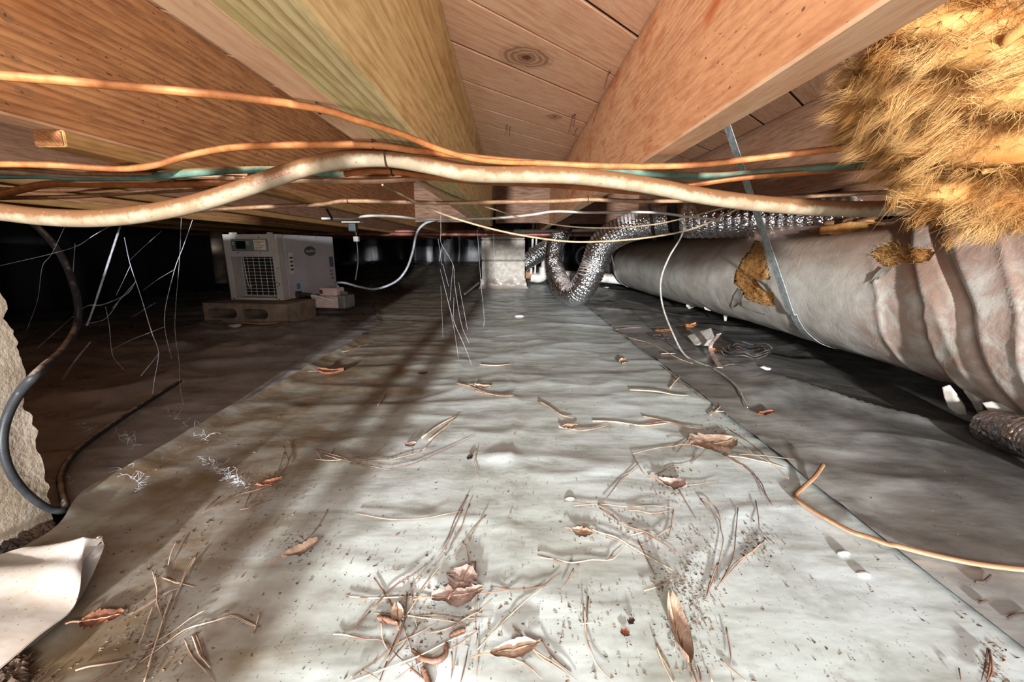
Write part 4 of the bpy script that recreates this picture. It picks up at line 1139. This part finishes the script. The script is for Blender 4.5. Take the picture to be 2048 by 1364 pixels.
# clear discharge tube
e = np.array([pc[0], pc[1], pz]) + [.03, .0, .112]
p = [e, W(672, 566, 2.35), W(690, 566, 2.38), W(720, 574, 2.45), W(752, 578, 2.5), W(790, 564, 2.5), W(812, 540, 2.5), W(825, 505, 2.5), W(831, 475, 2.5), W(838, 458, 2.5), W(852, 446, 2.5), W(872, 440, 2.5)]
build(MB().tube(p, .0065, 12, 8), 'discharge_tube', M['tube_clear'], label='clear plastic tube rising from the pump up to the joists', cat='tube')
# ------------------------------------------------------------------ folded sheet corner at lower left
def W2(x, y, z): return np.array(Wz(x, y, z))
E1 = cr([W2(206, 1076, .050), W2(192, 1078, .052), W2(140, 1085, .045), W2(70, 1096, .036), W2(0, 1108, .030), W2(-90, 1124, .026), W2(-260, 1150, .02)], 6)
E2 = cr([W2(204, 1080, .049), W2(170, 1108, .046), W2(165, 1140, .040), W2(158, 1180, .034), W2(132, 1228, .026), W2(60, 1290, .02), W2(-90, 1400, .016)], 6)
m_ = len(E1); A = np.zeros((m_, 14, 3))
for i in range(m_):
    for j in range(14):
        t_ = j / 13; A[i, j] = E1[i] * (1 - t_) + E2[i] * t_ + np.array([0, 0, .012 * math.sin(t_ * math.pi) * min(1, i / 8) + .003 * math.sin(t_ * 9 + i * .4)])
mb = MB().grid(A); mb.grid(A[:, ::-1] - np.array([0, 0, .0012]))
fold = thing('folded_sheet', A[:, :, :].reshape(-1, 3).mean(0) * [1, 1, 0], 'pale corner of plastic sheet folded back at the lower left', 'plastic sheet')
build(mb, 'upper_layer', M['sheet_flap'], parent=fold, angle=180)
E3 = cr([W2(207, 1078, .049), W2(205, 1092, .044), W2(192, 1124, .034), W2(176, 1158, .022), W2(150, 1202, .012), W2(90, 1262, .010), W2(-60, 1370, .008)], 6)
B = np.zeros((m_, 6, 3))
for i in range(m_):
    for j in range(6):
        t_ = j / 5; B[i, j] = (E1[i] * .55 + E2[i] * .45) * (1 - t_) + E3[i] * t_ - np.array([0, 0, .004 + .006 * math.sin(t_ * math.pi)])
C_ = np.stack([E1, E1 * .5 + E3 * .5 + [0.002, 0, .004], E3], 1)
mb = MB().grid(B)
build(mb, 'under_layer', M['sheet_flap'], parent=fold, angle=180)
# dark gap of soil beside the concrete
mb = MB()
for k in range(260):
    x, y = random.choice(((random.uniform(-10, 105), 0), (random.uniform(0, 50), 1)))
    if y == 0: q = (x, 1108 - x * .55 + random.uniform(-14, 14))
    else: q = (x, 1335 + random.uniform(-20, 40))
    p = Wg(q[0], q[1], .006); r = random.uniform(.002, .005)
    bm = bmesh.new(); bmesh.ops.create_icosphere(bm, subdivisions=1, radius=r); bm.verts.index_update()
    V = np.array([v.co for v in bm.verts]) * RNG.uniform(.6, 1.3, 3) + p
    mb.add(V, [[v.index for v in f.verts] for f in bm.faces]); bm.free()
build(mb, 'soil_clods', M['soil'], label='dark soil clods along the foot of the broken concrete at lower left', cat='soil', kind='stuff')

# ------------------------------------------------------------------ cobwebs
def web(name, strands_, Yf, label, group=None):
    root = None; a0 = strands_[0][0]
    root = thing(name, W(a0[0][0], a0[0][1], Yf), label, 'cobweb', group)
    hard, soft = MB(), MB()
    for pts, r in strands_:
        P = [np.array(W(x, y, Yf + .05 * math.sin(x * .05 + y * .013))) for x, y in pts]
        (soft if r > .0011 else hard).tube(P, r * .52, 6, 6, rf=lambda L, th: 1 + .5 * fbm(L * 160, th * 0 + L * 0, 5, 2))
    if hard.v: build(hard, 'silk_threads', M['web'], parent=root, angle=180)
    if soft.v: build(soft, 'silk_bands', M['web_soft'], parent=root, angle=180)
    return root
def L_(c, r): return ([(x * .2347, 440 + y * .2347) for x, y in c], r)
web('cobweb', [L_([(1035, 20), (930, 340), (800, 740), (740, 900)], .0030), L_([(560, 40), (440, 290), (360, 400), (320, 680), (220, 960)], .0006),
               L_([(0, 390), (430, 290), (660, 220), (800, 130), (960, 40)], .0010), L_([(1060, 150), (1110, 380), (1200, 650), (1290, 950), (1350, 1130), (1315, 1364), (1300, 1480)], .0011),
               L_([(1160, 520), (1080, 630), (880, 720), (750, 730), (640, 810), (500, 930), (320, 1090)], .0017), L_([(1110, 390), (1040, 540), (990, 640)], .0007), L_([(1160, 520), (960, 750)], .0006),
               L_([(1400, 910), (1250, 970), (1100, 1030), (950, 1110)], .0014), L_([(900, 740), (930, 900), (960, 1150), (1050, 1270)], .0008), L_([(760, 880), (900, 840), (1010, 700)], .0006),
               L_([(770, 1040), (640, 1200), (530, 1364)], .0030), L_([(1360, 1130), (1280, 1230), (1200, 1330)], .0008), L_([(640, 200), (630, 340), (620, 480)], .0014)], .80,
    'dense dusty cobweb across the dark space left of the dehumidifier', 'cobwebs')
web('cobweb', [L_([(1640, 0), (1560, 230), (1480, 450), (1400, 850), (1460, 1180)], .0010), L_([(1545, -20), (1530, 330), (1490, 890), (1525, 1200), (1530, 1364), (1560, 1560), (1640, 1720)], .0005), L_([(1330, 700), (1220, 770), (1120, 830)], .0006), L_([(1490, 420), (1340, 510), (1220, 600)], .0006), L_([(1380, 90), (1180, 270), (1100, 350)], .0006)], .95,
    'long loose cobweb threads hanging nearest the dehumidifier from the sagging cable', 'cobwebs')
def N_(c, r): return ([(780 + x * .2638, 420 + y * .2638) for x, y in c], r)
web('cobweb', [N_([(383, -60), (386, 160), (390, 255), (478, 415), (490, 560), (540, 860), (600, 1010)], .0007), N_([(380, 445), (440, 690), (490, 860), (560, 1020), (630, 1200)], .0009), N_([(400, 410), (445, 580)], .0012), N_([(385, 570), (402, 970)], .0006), N_([(520, 550), (560, 760), (588, 910)], .0006), N_([(485, 660), (480, 840)], .0007), N_([(365, 220), (382, 330), (395, 420)], .0008), N_([(478, 415), (465, 560), (455, 690)], .0005), N_([(440, 690), (485, 900), (520, 1130)], .0006)], 1.25,
    'thin bright cobweb threads hanging straight down in the middle of the view', 'cobwebs')
web('cobweb', [N_([(660, 130), (672, 300), (690, 560), (710, 770), (712, 860), (680, 940)], .0009), N_([(712, 760), (718, 960), (726, 1090)], .0005), N_([(785, 180), (790, 350), (806, 520)], .0006)], 1.9,
    'thin cobweb threads hanging just left of the block pier', 'cobwebs')
# downy web tufts on the sheet
mb = MB()
for (x0, y0, x1, y1, n_) in ((405, 922, 492, 972, 90), (240, 870, 270, 890, 40), (150, 850, 190, 862, 24), (245, 940, 290, 975, 24), (330, 820, 420, 880, 40), (120, 940, 140, 965, 14)):
    for k in range(n_):
        t_ = random.random(); a = Wg(x0 + (x1 - x0) * t_ + random.gauss(0, 5), y0 + (y1 - y0) * t_ + random.gauss(0, 5), .003)
        b = np.array(a) + np.abs(RNG.normal(0, .005, 3)) * [RNG.choice([-1, 1]), RNG.choice([-1, 1]), 1]; c_ = b + RNG.normal(0, .005, 3) * [1, 1, .3]
        mb.tube([a, b, c_], .0002, 4, 3)
build(mb, 'web_tufts', M['web'], label='white downy cobweb tufts lying on the stained sheet at left', cat='cobweb', kind='stuff', angle=180)

# ------------------------------------------------------------------ pine needles, one object each
def needle(P, r, mat, lab, grp):
    mb = MB()
    Q = cr(P, 3)
    mb.tube(Q, [r, r, r * .9, r * .35], 5, raw=True)
    return build(mb, 'pine_needle', M[mat], label=lab, cat='pine needle', group=grp, angle=180)
def seg_needle(pts, lab, grp, mat=None, r=None):
    """pts in pixels on the sheet"""
    P = []
    tot = len(pts) - 1
    for i in range(tot):
        (x0, y0), (x1, y1) = pts[i], pts[i + 1]
        nx, ny = -(y1 - y0), (x1 - x0); b = random.uniform(-.05, .05)
        for t_ in ((0, .5) if i < tot - 1 else (0, .5, 1)):
            P.append((x0 + (x1 - x0) * t_ + nx * b * 4 * t_ * (1 - t_), y0 + (y1 - y0) * t_ + ny * b * 4 * t_ * (1 - t_)))
    lift = random.uniform(.001, .003)
    P3 = [Wg(x, y, lift + .002 * random.random()) for x, y in P]
    mk = mat or random.choice(('needle', 'needle', 'needle_pale', 'needle_red'))
    colr = {'needle': 'tan', 'needle_pale': 'bleached', 'needle_red': 'russet'}[mk]
    dx, dy = pts[-1][0] - pts[0][0], pts[-1][1] - pts[0][1]; sl = math.degrees(math.atan2(-dy, dx)) % 180
    way = 'lying level' if sl < 18 or sl > 162 else 'slanting up to the right' if sl < 72 else 'pointing away' if sl < 108 else 'slanting up to the left'
    ln = sum(math.hypot(pts[i + 1][0] - pts[i][0], pts[i + 1][1] - pts[i][1]) for i in range(tot)); ch = math.hypot(dx, dy)
    siz = ('bent ' if ch < .97 * ln else '') + ('short' if ln < 75 else 'long' if ln > 140 else 'medium')
    needle(P3, r or random.uniform(.00055, .0009), mk, ('%s %s pine needle %s %s' % (siz, colr, way, lab)), grp)
def crop(c, ox, oy, k): return [(ox + x * k, oy + y * k) for x, y in c]
K8 = .36945
pile8 = [[(10, 150), (195, 165), (450, 105)], [(205, 215), (440, 140), (675, 30)], [(0, 180), (210, 215)], [(10, 190), (200, 75)], [(395, 110), (500, 0)]]
mid8 = [[(685, 100), (672, 180), (690, 250)], [(30, 450), (395, 478), (620, 435)], [(640, 350), (560, 500), (490, 660)], [(650, 400), (600, 540), (520, 690)], [(610, 430), (540, 590), (450, 720)], [(735, 460), (650, 580), (560, 690)]]
bot8 = [[(610, 600), (650, 740), (690, 880)], [(680, 710), (675, 1080)], [(130, 800), (220, 940), (300, 1080)], [(0, 900), (240, 905), (460, 915)], [(130, 990), (460, 1000), (770, 1010)], [(300, 1010), (400, 850), (540, 680)], [(120, 970), (260, 830), (420, 720)], [(760, 850), (900, 865), (1050, 840), (1140, 775)], [(690, 885), (880, 860)], [(690, 1190), (880, 990), (1060, 840)],
        [(0, 1340), (250, 1160), (480, 1040)], [(0, 1364), (380, 1220), (700, 1080)], [(160, 1364), (260, 1100), (330, 960)], [(280, 1030), (340, 1200), (380, 1364)], [(0, 1110), (180, 1140), (340, 1290)], [(170, 1040), (175, 1120), (210, 1200)], [(60, 1300), (170, 1364)], [(240, 1364), (400, 1250), (530, 1160)], [(540, 1190), (700, 1075)], [(330, 830), (360, 1060)], [(200, 1250), (290, 1050)], [(300, 1000), (480, 1025), (660, 1075)], [(310, 880), (260, 1150)], [(110, 980), (20, 1090)], [(550, 1200), (545, 1364)], [(690, 1100), (680, 1364)], [(600, 1364), (640, 1180)], [(690, 990), (770, 910)], [(430, 760), (300, 900), (180, 1000)], [(380, 1040), (260, 1200), (120, 1364)], [(330, 1290), (420, 1364)], [(700, 980), (560, 1060), (420, 1100)]]
right8 = [[(1015, 675), (1150, 715), (1390, 705), (1470, 620)], [(1030, 690), (1200, 718), (1420, 700), (1540, 560)], [(1340, 400), (1480, 510), (1620, 560), (1790, 680)], [(1350, 420), (1500, 525), (1640, 580), (1770, 670)], [(1160, 385), (1300, 400)], [(1210, 410), (1500, 415), (1800, 430)], [(1510, 435), (1620, 450), (1740, 435)], [(1260, 510), (1440, 580), (1750, 760)], [(1270, 520), (1460, 600), (1690, 700)], [(1560, 600), (1660, 800)], [(1520, 570), (1660, 545)], [(1750, 430), (1720, 600)], [(1590, 870), (1760, 800)], [(1780, 320), (1885, 500)], [(1820, 300), (2003, 270)], [(1530, 130), (1600, 250)], [(1530, 130), (1800, 85)], [(1620, 250), (1740, 200), (1860, 180)], [(1560, 180), (1430, 330)], [(1380, 380), (1470, 260), (1560, 200)], [(1900, 370), (1980, 420), (2010, 500)], [(1740, 520), (1560, 630)], [(1210, 750), (1150, 860)]]
low8 = [[(1270, 960), (1280, 1130), (1330, 1260), (1420, 1360)], [(1290, 900), (1285, 1050)], [(880, 1060), (1010, 1200), (1230, 1364)], [(890, 1080), (1020, 1220), (1200, 1340)], [(840, 1215), (940, 1260), (1040, 1350)], [(1035, 1135), (1110, 1240), (1200, 1310)], [(960, 1160), (1040, 1130)], [(1660, 1160), (1700, 1250), (1760, 1364)], [(1250, 1050), (1320, 1045)]]
leaf8 = [[(1775, 960), (1800, 1150), (1870, 1364)], [(1770, 1000), (1755, 1200)], [(1780, 970), (1830, 1200), (1850, 1364)], [(1990, 720), (1950, 830), (1910, 940)], [(1900, 1364), (1880, 1270)], [(1960, 1364), (1930, 1280)]]
left7 = [[(960, 600), (910, 730)], [(1070, 665), (960, 880), (880, 1050)], [(1065, 680), (1000, 790), (950, 900)], [(825, 760), (850, 860), (840, 960)], [(840, 780), (850, 930), (880, 1030)], [(870, 795), (1050, 850)], [(880, 800), (960, 830), (1040, 845)], [(980, 850), (850, 910), (690, 1000)], [(900, 880), (800, 950), (700, 1003)], [(880, 1050), (790, 1210), (700, 1330)], [(830, 950), (790, 1060), (750, 1160)], [(1120, 970), (950, 1080), (790, 1170)], [(1380, 1060), (1250, 1005), (1000, 1080), (680, 1310)], [(1370, 1060), (1270, 1010), (1050, 1065), (780, 1200)], [(1405, 990), (1370, 1110)], [(1365, 1112), (1400, 1060)], [(410, 1300), (550, 1270), (700, 1240)], [(1000, 1130), (1060, 1250), (1160, 1364)], [(1040, 1110), (1080, 1220), (1135, 1285)], [(1060, 1100), (1110, 1250)], [(500, 1364), (650, 1265)], [(780, 1364), (830, 1180)], [(30, 1240), (0, 1300)], [(940, 870), (860, 1100), (800, 1280)]]
brown7 = [[(1535, 85), (1560, 180), (1480, 290)], [(1540, 120), (1500, 230)], [(1480, 290), (1290, 350), (1090, 450)], [(1300, 430), (1350, 420), (1470, 375)], [(1190, 360), (1100, 440)], [(1470, 300), (1380, 295), (1330, 350)], [(1360, 340), (1320, 430)]]
mid7 = [[(1775, 430), (1700, 550), (1620, 620)], [(1710, 105), (1860, 150), (2003, 205)], [(1700, 158), (1870, 160)], [(1740, 130), (1990, 185)], [(1710, 105), (1740, 160)], [(1810, 100), (1790, 135)], [(1870, 890), (1940, 905), (2003, 910)], [(1805, 1105), (1900, 1115), (2010, 1135)]]
right9 = [[(370, 130), (530, 220), (655, 420)], [(380, 130), (570, 270), (640, 410)], [(490, 90), (620, 170), (730, 265)], [(410, 0), (520, 70), (640, 180)], [(400, 140), (560, 165), (720, 210)], [(460, 130), (760, 160)], [(120, 130), (170, 60), (230, 10)], [(200, 180), (320, 60), (400, 0)]]
low9 = [[(250, 372), (350, 480), (375, 600), (340, 850)], [(455, 420), (430, 680), (330, 870)], [(600, 590), (480, 700), (345, 850)], [(595, 600), (440, 720), (350, 840)], [(550, 380), (570, 560)], [(350, 720), (300, 830), (265, 940)], [(10, 1160), (100, 1364)], [(360, 1240), (500, 1364)], [(390, 1070), (420, 1270)], [(340, 740), (280, 900)]]
cor9 = [[(1805, 1180), (1800, 1270), (1770, 1364)], [(1820, 1200), (1800, 1364)], [(1815, 1190), (1830, 1310), (1800, 1380)], [(1810, 1185), (1785, 1300)], [(1650, 1290), (1665, 1364)]]
far5 = [[(75, 865), (160, 845), (260, 815)], [(740, 1040), (900, 1090), (1070, 1110)], [(850, 1080), (960, 1105), (1060, 1115)], [(1210, 1140), (1340, 1220), (1410, 1240)], [(1520, 1255), (1780, 1280), (1989, 1260)], [(300, 1165), (340, 1105)], [(550, 1350), (760, 1220)], [(590, 1364), (750, 1230)], [(880, 935), (1070, 930)], [(1640, 740), (1760, 790), (1900, 840)], [(1650, 735), (1800, 725)], [(1340, 1290), (1450, 1310), (1620, 1275)]]
far6 = [[(340, 690), (500, 840), (650, 930), (820, 1060)], [(0, 920), (300, 940), (600, 980)], [(0, 1285), (370, 1240), (780, 1320)], [(320, 550), (470, 548)], [(130, 1190), (400, 1250)], [(0, 380), (200, 440), (480, 590), (640, 650)], [(410, 900), (520, 780)], [(820, 1180), (940, 1080)], [(830, 1140), (960, 1140)]]
sets = [(pile8, 700, 860, K8, 'in the cluster left of the crease', 'needles left of the crease'),
        (mid8, 700, 860, K8, 'beside the crease above the pile', 'needles along the crease'),
        (bot8, 700, 860, K8, 'in the big bottom pile', 'needles in the big bottom pile'),
        (right8, 700, 860, K8, 'in the scatter right of centre', 'needles right of centre'),
        (low8, 700, 860, K8, 'at the bottom edge', 'needles at the bottom edge'),
        (leaf8, 700, 860, K8, 'by the long curled leaf', 'needles by the long curled leaf'),
        (left7, 0, 860, K8, 'in the lower left pile', 'needles at lower left'),
        (brown7, 0, 860, K8, 'on the brown stain', 'needles on the brown stain'),
        (mid7, 0, 860, K8, 'left of centre', 'needles left of centre'),
        (right9, 1308, 860, K8, 'round the large tan leaf', 'needles round the large tan leaf'),
        (low9, 1308, 860, K8, 'at lower right of centre', 'needles at lower right of centre'),
        (cor9, 1308, 860, K8, 'in the bottom right corner', 'needles in the bottom right corner'),
        (far5, 650, 400, .352, 'far back on the sheet', 'needles far back'),
        (far6, 1260, 600, .1953, 'near the wire coil', 'needles near the wire coil')]
for S, ox, oy, k, lab, grp in sets:
    red = S is brown7 or S is cor9
    for pts in S:
        seg_needle(crop(pts, ox, oy, k), lab, grp, 'needle_red' if red else None, .0016 if S is far5 or S is far6 else None)

# ------------------------------------------------------------------ leaves
def leaf(x, y, size, mat, rot, label, curl=.5, ratio=.6, lobes=0, stem=True, group=None, lift=.003):
    c = np.array(Wg(x, y, lift)); n_, m2 = 16, 9; V = np.zeros((n_, m2, 3)); sd = int(x * 7 + y)
    for i in range(n_):
        t_ = i / (n_ - 1); wd = ratio * size * .5 * (math.sin(math.pi * (t_ * .94 + .03)) ** .7) * (1 + (.45 * float(fbm(t_ * 5.0 * lobes, sd * .37, 9, 2)) * 2 if lobes else 0))
        for j in range(m2):
            s_ = j / (m2 - 1) * 2 - 1
            a, b = (t_ - .5) * size, wd * s_
            z = .55 * curl * size * (.28 * s_ * s_ + .22 * (t_ - .5) ** 2 * 4) + .09 * size * float(fbm(t_ * 4 + sd, s_ * 2, 3, 3))
            V[i, j] = (a * math.cos(rot) - b * math.sin(rot), a * math.sin(rot) + b * math.cos(rot), z)
    V = V + c
    V[..., 2] = np.maximum(V[..., 2], np.where(V[..., 0] > right_edge(V[..., 1]), right_z(V[..., 0], V[..., 1]), pale_z(V[..., 0], V[..., 1])) + .0008)
    mb = MB().grid(V); mb.grid(V[:, ::-1] - [0, 0, .0006])
    if not stem:
        return build(mb, 'dry_leaf', M[mat], label=label, cat='leaf', group=group, angle=180)
    root = thing('dry_leaf', c - [0, 0, lift], label, 'leaf', group)
    build(mb, 'blade', M[mat], parent=root, angle=180)
    p = V[0, m2 // 2]; d = np.array([-math.cos(rot), -math.sin(rot), 0]) * size * .35
    build(MB().tube([p, p + d * .5 + [0, 0, .002], p + d + [0, 0, .001]], .0008, 5, 3), 'stem', M['twig'], parent=root)
    mid = V[:, m2 // 2] + [0, 0, .0006]
    build(MB().tube(mid, .0006, 4, raw=True), 'midrib', M['twig'], parent=root)
    return root
LG = 'dry leaves on the sheets'
leaf(662, 748, .075, 'leaf_rust', .1, 'curled rust brown leaf alone on the sheet left of the long shadow', .9, .5, group=LG)
leaf(205, 1238, .034, 'leaf_rust', .25, 'small russet leaf with a stalk beside the folded sheet corner', .4, .7, 3, group=LG)
leaf(925, 1160, .036, 'leaf_mauve', 1.2, 'crumpled grey mauve leaf at the top of the big needle pile', .6, .9, 3, group=LG)
leaf(915, 1192, .052, 'leaf_mauve', .2, 'long mauve leaf lying across the big needle pile', .35, .5, 3, group=LG)
leaf(795, 1232, .024, 'leaf_tan', 1.9, 'small pale curled leaf standing in the big needle pile', .9, .5, group=LG)
leaf(602, 1103, .040, 'leaf_tan', .8, 'ragged tan leaf scrap under a single needle left of centre', .7, .45, 4, group=LG)
leaf(1425, 888, .095, 'leaf_tan', .25, 'large tan leaf right of centre with needles over it', .3, .75, 2, group=LG)
leaf(1345, 972, .040, 'leaf_mauve', -.4, 'crumpled pinkish leaf below the large tan one', .9, .7, 3, group=LG)
leaf(1165, 1066, .026, 'leaf_tan', -.3, 'small pinkish tan leaf scrap alone near the middle of the lower sheet', .5, .7, 3, group=LG)
leaf(1357, 1270, .070, 'leaf_tan', 1.45, 'long narrow curled tan leaf near the bottom right of centre', .9, .25, group=LG)
leaf(940, 915, .020, 'leaf_dark', 1.4, 'small dark leaf scrap on the crease above the tear', .6, .5, 2, False, LG)
leaf(820, 890, .022, 'leaf_mauve', .4, 'small mauve leaf scrap in the needle cluster left of the crease', .6, .8, 2, False, LG)
leaf(965, 775, .045, 'leaf_tan', -.3, 'small mottled leaf on the far part of the crease', .6, .5, 2, group=LG)
leaf(845, 747, .026, 'leaf_dark', .2, 'tiny dark leaf lying on the long shadow', .6, .5, 2, False, LG)
leaf(1245, 726, .060, 'leaf_tan', 1.2, 'beige bark scrap far back right of the crease', .6, .5, 3, False, LG)
leaf(1137, 855, .040, 'leaf_tan', .2, 'pale leaf scrap with a needle at mid distance', .5, .5, 3, False, LG)
leaf(1530, 828, .045, 'leaf_rust', .3, 'small rust brown leaf on the soiled sheet below the duct', .5, .4, 3, False, LG)
leaf(540, 968, .034, 'leaf_rust', .6, 'russet leaf scrap in the needle tuft on the brown stain', .8, .4, 3, False, LG)
leaf(1380, 655, .075, 'leaf_orange', .4, 'upright orange leaf under the big duct beside the torn label', 1.0, .5, 2, group=LG)
leaf(1325, 663, .070, 'leaf_orange', .1, 'orange leaf lying left of the hanging grey wire', .5, .4, 2, False, LG)
leaf(1445, 702, .110, 'leaf_orange', .05, 'long orange leaf under the coil of wire', .3, .35, 2, False, LG)
leaf(1262, 1243, .009, 'leaf_dark', .9, 'small brown seed scale low right of the big pile', .8, .7, 2, False, LG)
leaf(1250, 1265, .009, 'leaf_rust', 1.2, 'small round brown scale right of the big pile', .6, .9, 2, False, LG)
leaf(1030, 1300, .045, 'leaf_tan', .25, 'thin bleached leaf at the bottom right of the big pile', .3, .35, 2, group=LG)
# catkins in the big pile
for pts, lab in (([(825, 1300), (845, 1318), (872, 1322), (890, 1310), (893, 1288)], 'curved brown catkin in the big needle pile, shaped like a hook'),
                 ([(755, 1235), (775, 1240), (798, 1246)], 'short brown catkin at the left of the big needle pile'),
                 ([(900, 1272), (915, 1265), (930, 1260)], 'short brown catkin right of the hooked one'),
                 ([(845, 1335), (852, 1350), (862, 1380)], 'brown catkin running out of the bottom edge')):
    P = [Wg(x, y, .003) for x, y in pts]
    build(MB().tube(P, [.0018, .0026, .0026, .002], 10, 10, rf=lambda L, th: 1 + .5 * fbm(L * 900, th * 6, 3, 2)), 'catkin', M['needle_red'], label=lab, cat='catkin', group='catkins', angle=180)
# coil of dark wire and torn label by the duct
P = []
for k in range(64):
    a = k * .42; r = .058 + .010 * math.sin(k * .23)
    c = Wg(1492, 708, .006)
    P.append((c[0] + r * math.cos(a) * 1.15, c[1] + r * math.sin(a), c[2] + .006 * math.sin(k * 2.1) + .0004 * k))
build(MB().tube(P, .0022, 6, 3), 'wire_coil', M['cable_black'], label='loose coil of thin dark wire on the sheet under the duct', cat='wire')
P = [Wg(1425, 738, .008), Wg(1450, 732, .012), Wg(1468, 729, .012), Wg(1490, 733, .014)]
build(MB().tube(P, .002, 6, 4), 'loose_wire', M['cable_black'], label='straight dark wire end left of the wire coil', cat='wire')
P = [(Wg(1322, 680)[0] + .03 * math.cos(a), Wg(1322, 680)[1] + .035 * math.sin(a), Wg(1322, 680)[2] + .012) for a in np.linspace(0, 5.8, 14)]
build(MB().tube(P, .0022, 6, 3), 'wire_coil', M['cable_black'], label='small dark wire loop left of the hanging grey wire', cat='wire')
q = [Wg(1375, 672, .02), Wg(1422, 656, .075), Wg(1430, 676, .05), Wg(1418, 692, .008), Wg(1390, 690, .008)]
mb = MB(); A_ = np.array([[q[0], q[1]], [np.array(q[0]) * .4 + np.array(q[4]) * .6, q[2]], [q[4], q[3]]]); mb.grid(A_); mb.grid(A_[:, ::-1] + [0, .0015, 0])
build(mb, 'torn_label', M['chip'], label='torn pale label standing on the sheet under the big duct', cat='label', smooth=False)
q = [Wg(1438, 668, .09), Wg(1422, 690, .03), Wg(1424, 706, .012), Wg(1440, 735, .012)]
build(MB().strip(q, .014, (1, .4, 0), .002), 'bark_strip', M['leaf_mauve'], label='narrow brown bark strip leaning beside the torn label', cat='bark')
# twigs and pipe offcut
build(MB().tube([Wg(580, 640, .01), Wg(530, 647, .01), Wg(470, 644, .01)], [.004, .006, .004], 6, 6), 'stick', M['cable_tan'], label='thin curved stick on the ground in front of the concrete block', cat='stick')
build(MB().tube([Wg(930, 588, .02), Wg(957, 566, .06)], .009, 8, 3), 'stick', M['wire_grey'], label='short pale stick leaning left of the block pier', cat='stick')
TG = 'small dark twigs on the soiled sheet'
for pts, lab in (([(1950, 1163), (1968, 1163), (1982, 1150)], 'small dark curved twig near the seam at lower right'), ([(1958, 1206), (1966, 1203), (1978, 1202)], 'tiny dark twig stuck in the fold at the seam'), ([(2015, 1236), (2030, 1230), (2060, 1226)], 'straight dark twig at the right edge below the ground cable')):
    build(MB().tube([Wg(x, y, .002) for x, y in pts], [.0012, .0016, .0010], 6, 5), 'twig', M['leaf_dark'], label=lab, cat='twig', group=TG)
# white chips and crumbs
CG = 'white chips on the sheets'
for k, (x, y, r, lab) in enumerate(((1727, 1148, .005, 'white chip alone on the sheet at lower right'), (1688, 1107, .006, 'curled pale grub shaped chip near the ground cable'), (1140, 997, .005, 'square white chip at left of the right hand needles'), (1780, 525, .0, ''), (470, 652, .02, 'crumpled white scrap in front of the concrete block'), (1212, 575, .02, 'white scrap beside the foil duct loop'), (1528, 737, .012, 'white chip right of the wire coil'), (1040, 632, .018, 'flat white flake in front of the block pier'))):
    if r == 0: continue
    bm = bmesh.new(); bmesh.ops.create_icosphere(bm, subdivisions=2, radius=r); bm.verts.index_update()
    V = np.array([v.co for v in bm.verts]); V = V * (1 + .8 * fbm(V[:, 0] / r * 1.3 + k, V[:, 1] / r * 1.3 + V[:, 2] / r, k, 2))[:, None] * [1.3, .8, .45] + np.array(Wg(x, y, r * .3))
    build(MB().add(V, [[v.index for v in f.verts] for f in bm.faces]), 'chip', M['chip'], label=lab, cat='chip', group=CG); bm.free()
mb = MB()
def Wg1(x, y, dz):
    p = Wz(x, y, .006); return Wz(x, y, top_z(p[0], p[1]) + dz)
def crumb(x, y, r):
    c = np.array(Wg1(x, y, .0006)); D = RNG.normal(0, 1, (4, 3)); D /= np.linalg.norm(D, axis=1)[:, None]
    mb.add(c + D * r * [1.3, 1, .5], [(0, 1, 2), (0, 2, 3), (0, 3, 1), (1, 3, 2)])
clus = [(1380, 1220, 30, 60, 260), (1340, 970, 30, 18, 160), (300, 1270, 50, 50, 300), (880, 1190, 70, 60, 260), (1270, 1050, 60, 30, 120), (780, 915, 40, 14, 90), (600, 1090, 30, 20, 110), (540, 975, 36, 22, 110), (1510, 1085, 24, 22, 140), (1400, 1120, 30, 60, 100), (1430, 860, 40, 20, 120), (1180, 1220, 50, 40, 70), (380, 1100, 120, 60, 160), (420, 950, 120, 60, 130), (40, 1350, 40, 20, 120), (1340, 1160, 24, 16, 60), (1990, 1330, 14, 26, 60)]
for (x, y, sx, sy, n_) in clus:
    for k in range(n_):
        xx, yy_ = random.gauss(x, sx), random.gauss(y, sy)
        if yy_ < 560: continue
        crumb(xx, yy_, random.choice((.0009, .0012, .0016, .0024)))
for k in range(900):
    crumb(random.uniform(150, 1950), 600 + 764 * random.random() ** .8, random.choice((.0008, .001, .0014, .002)))
build(mb, 'dirt_crumbs', M['crumb'], label='fine dark dirt crumbs and bark bits scattered over the sheets', cat='debris', kind='stuff', smooth=False)
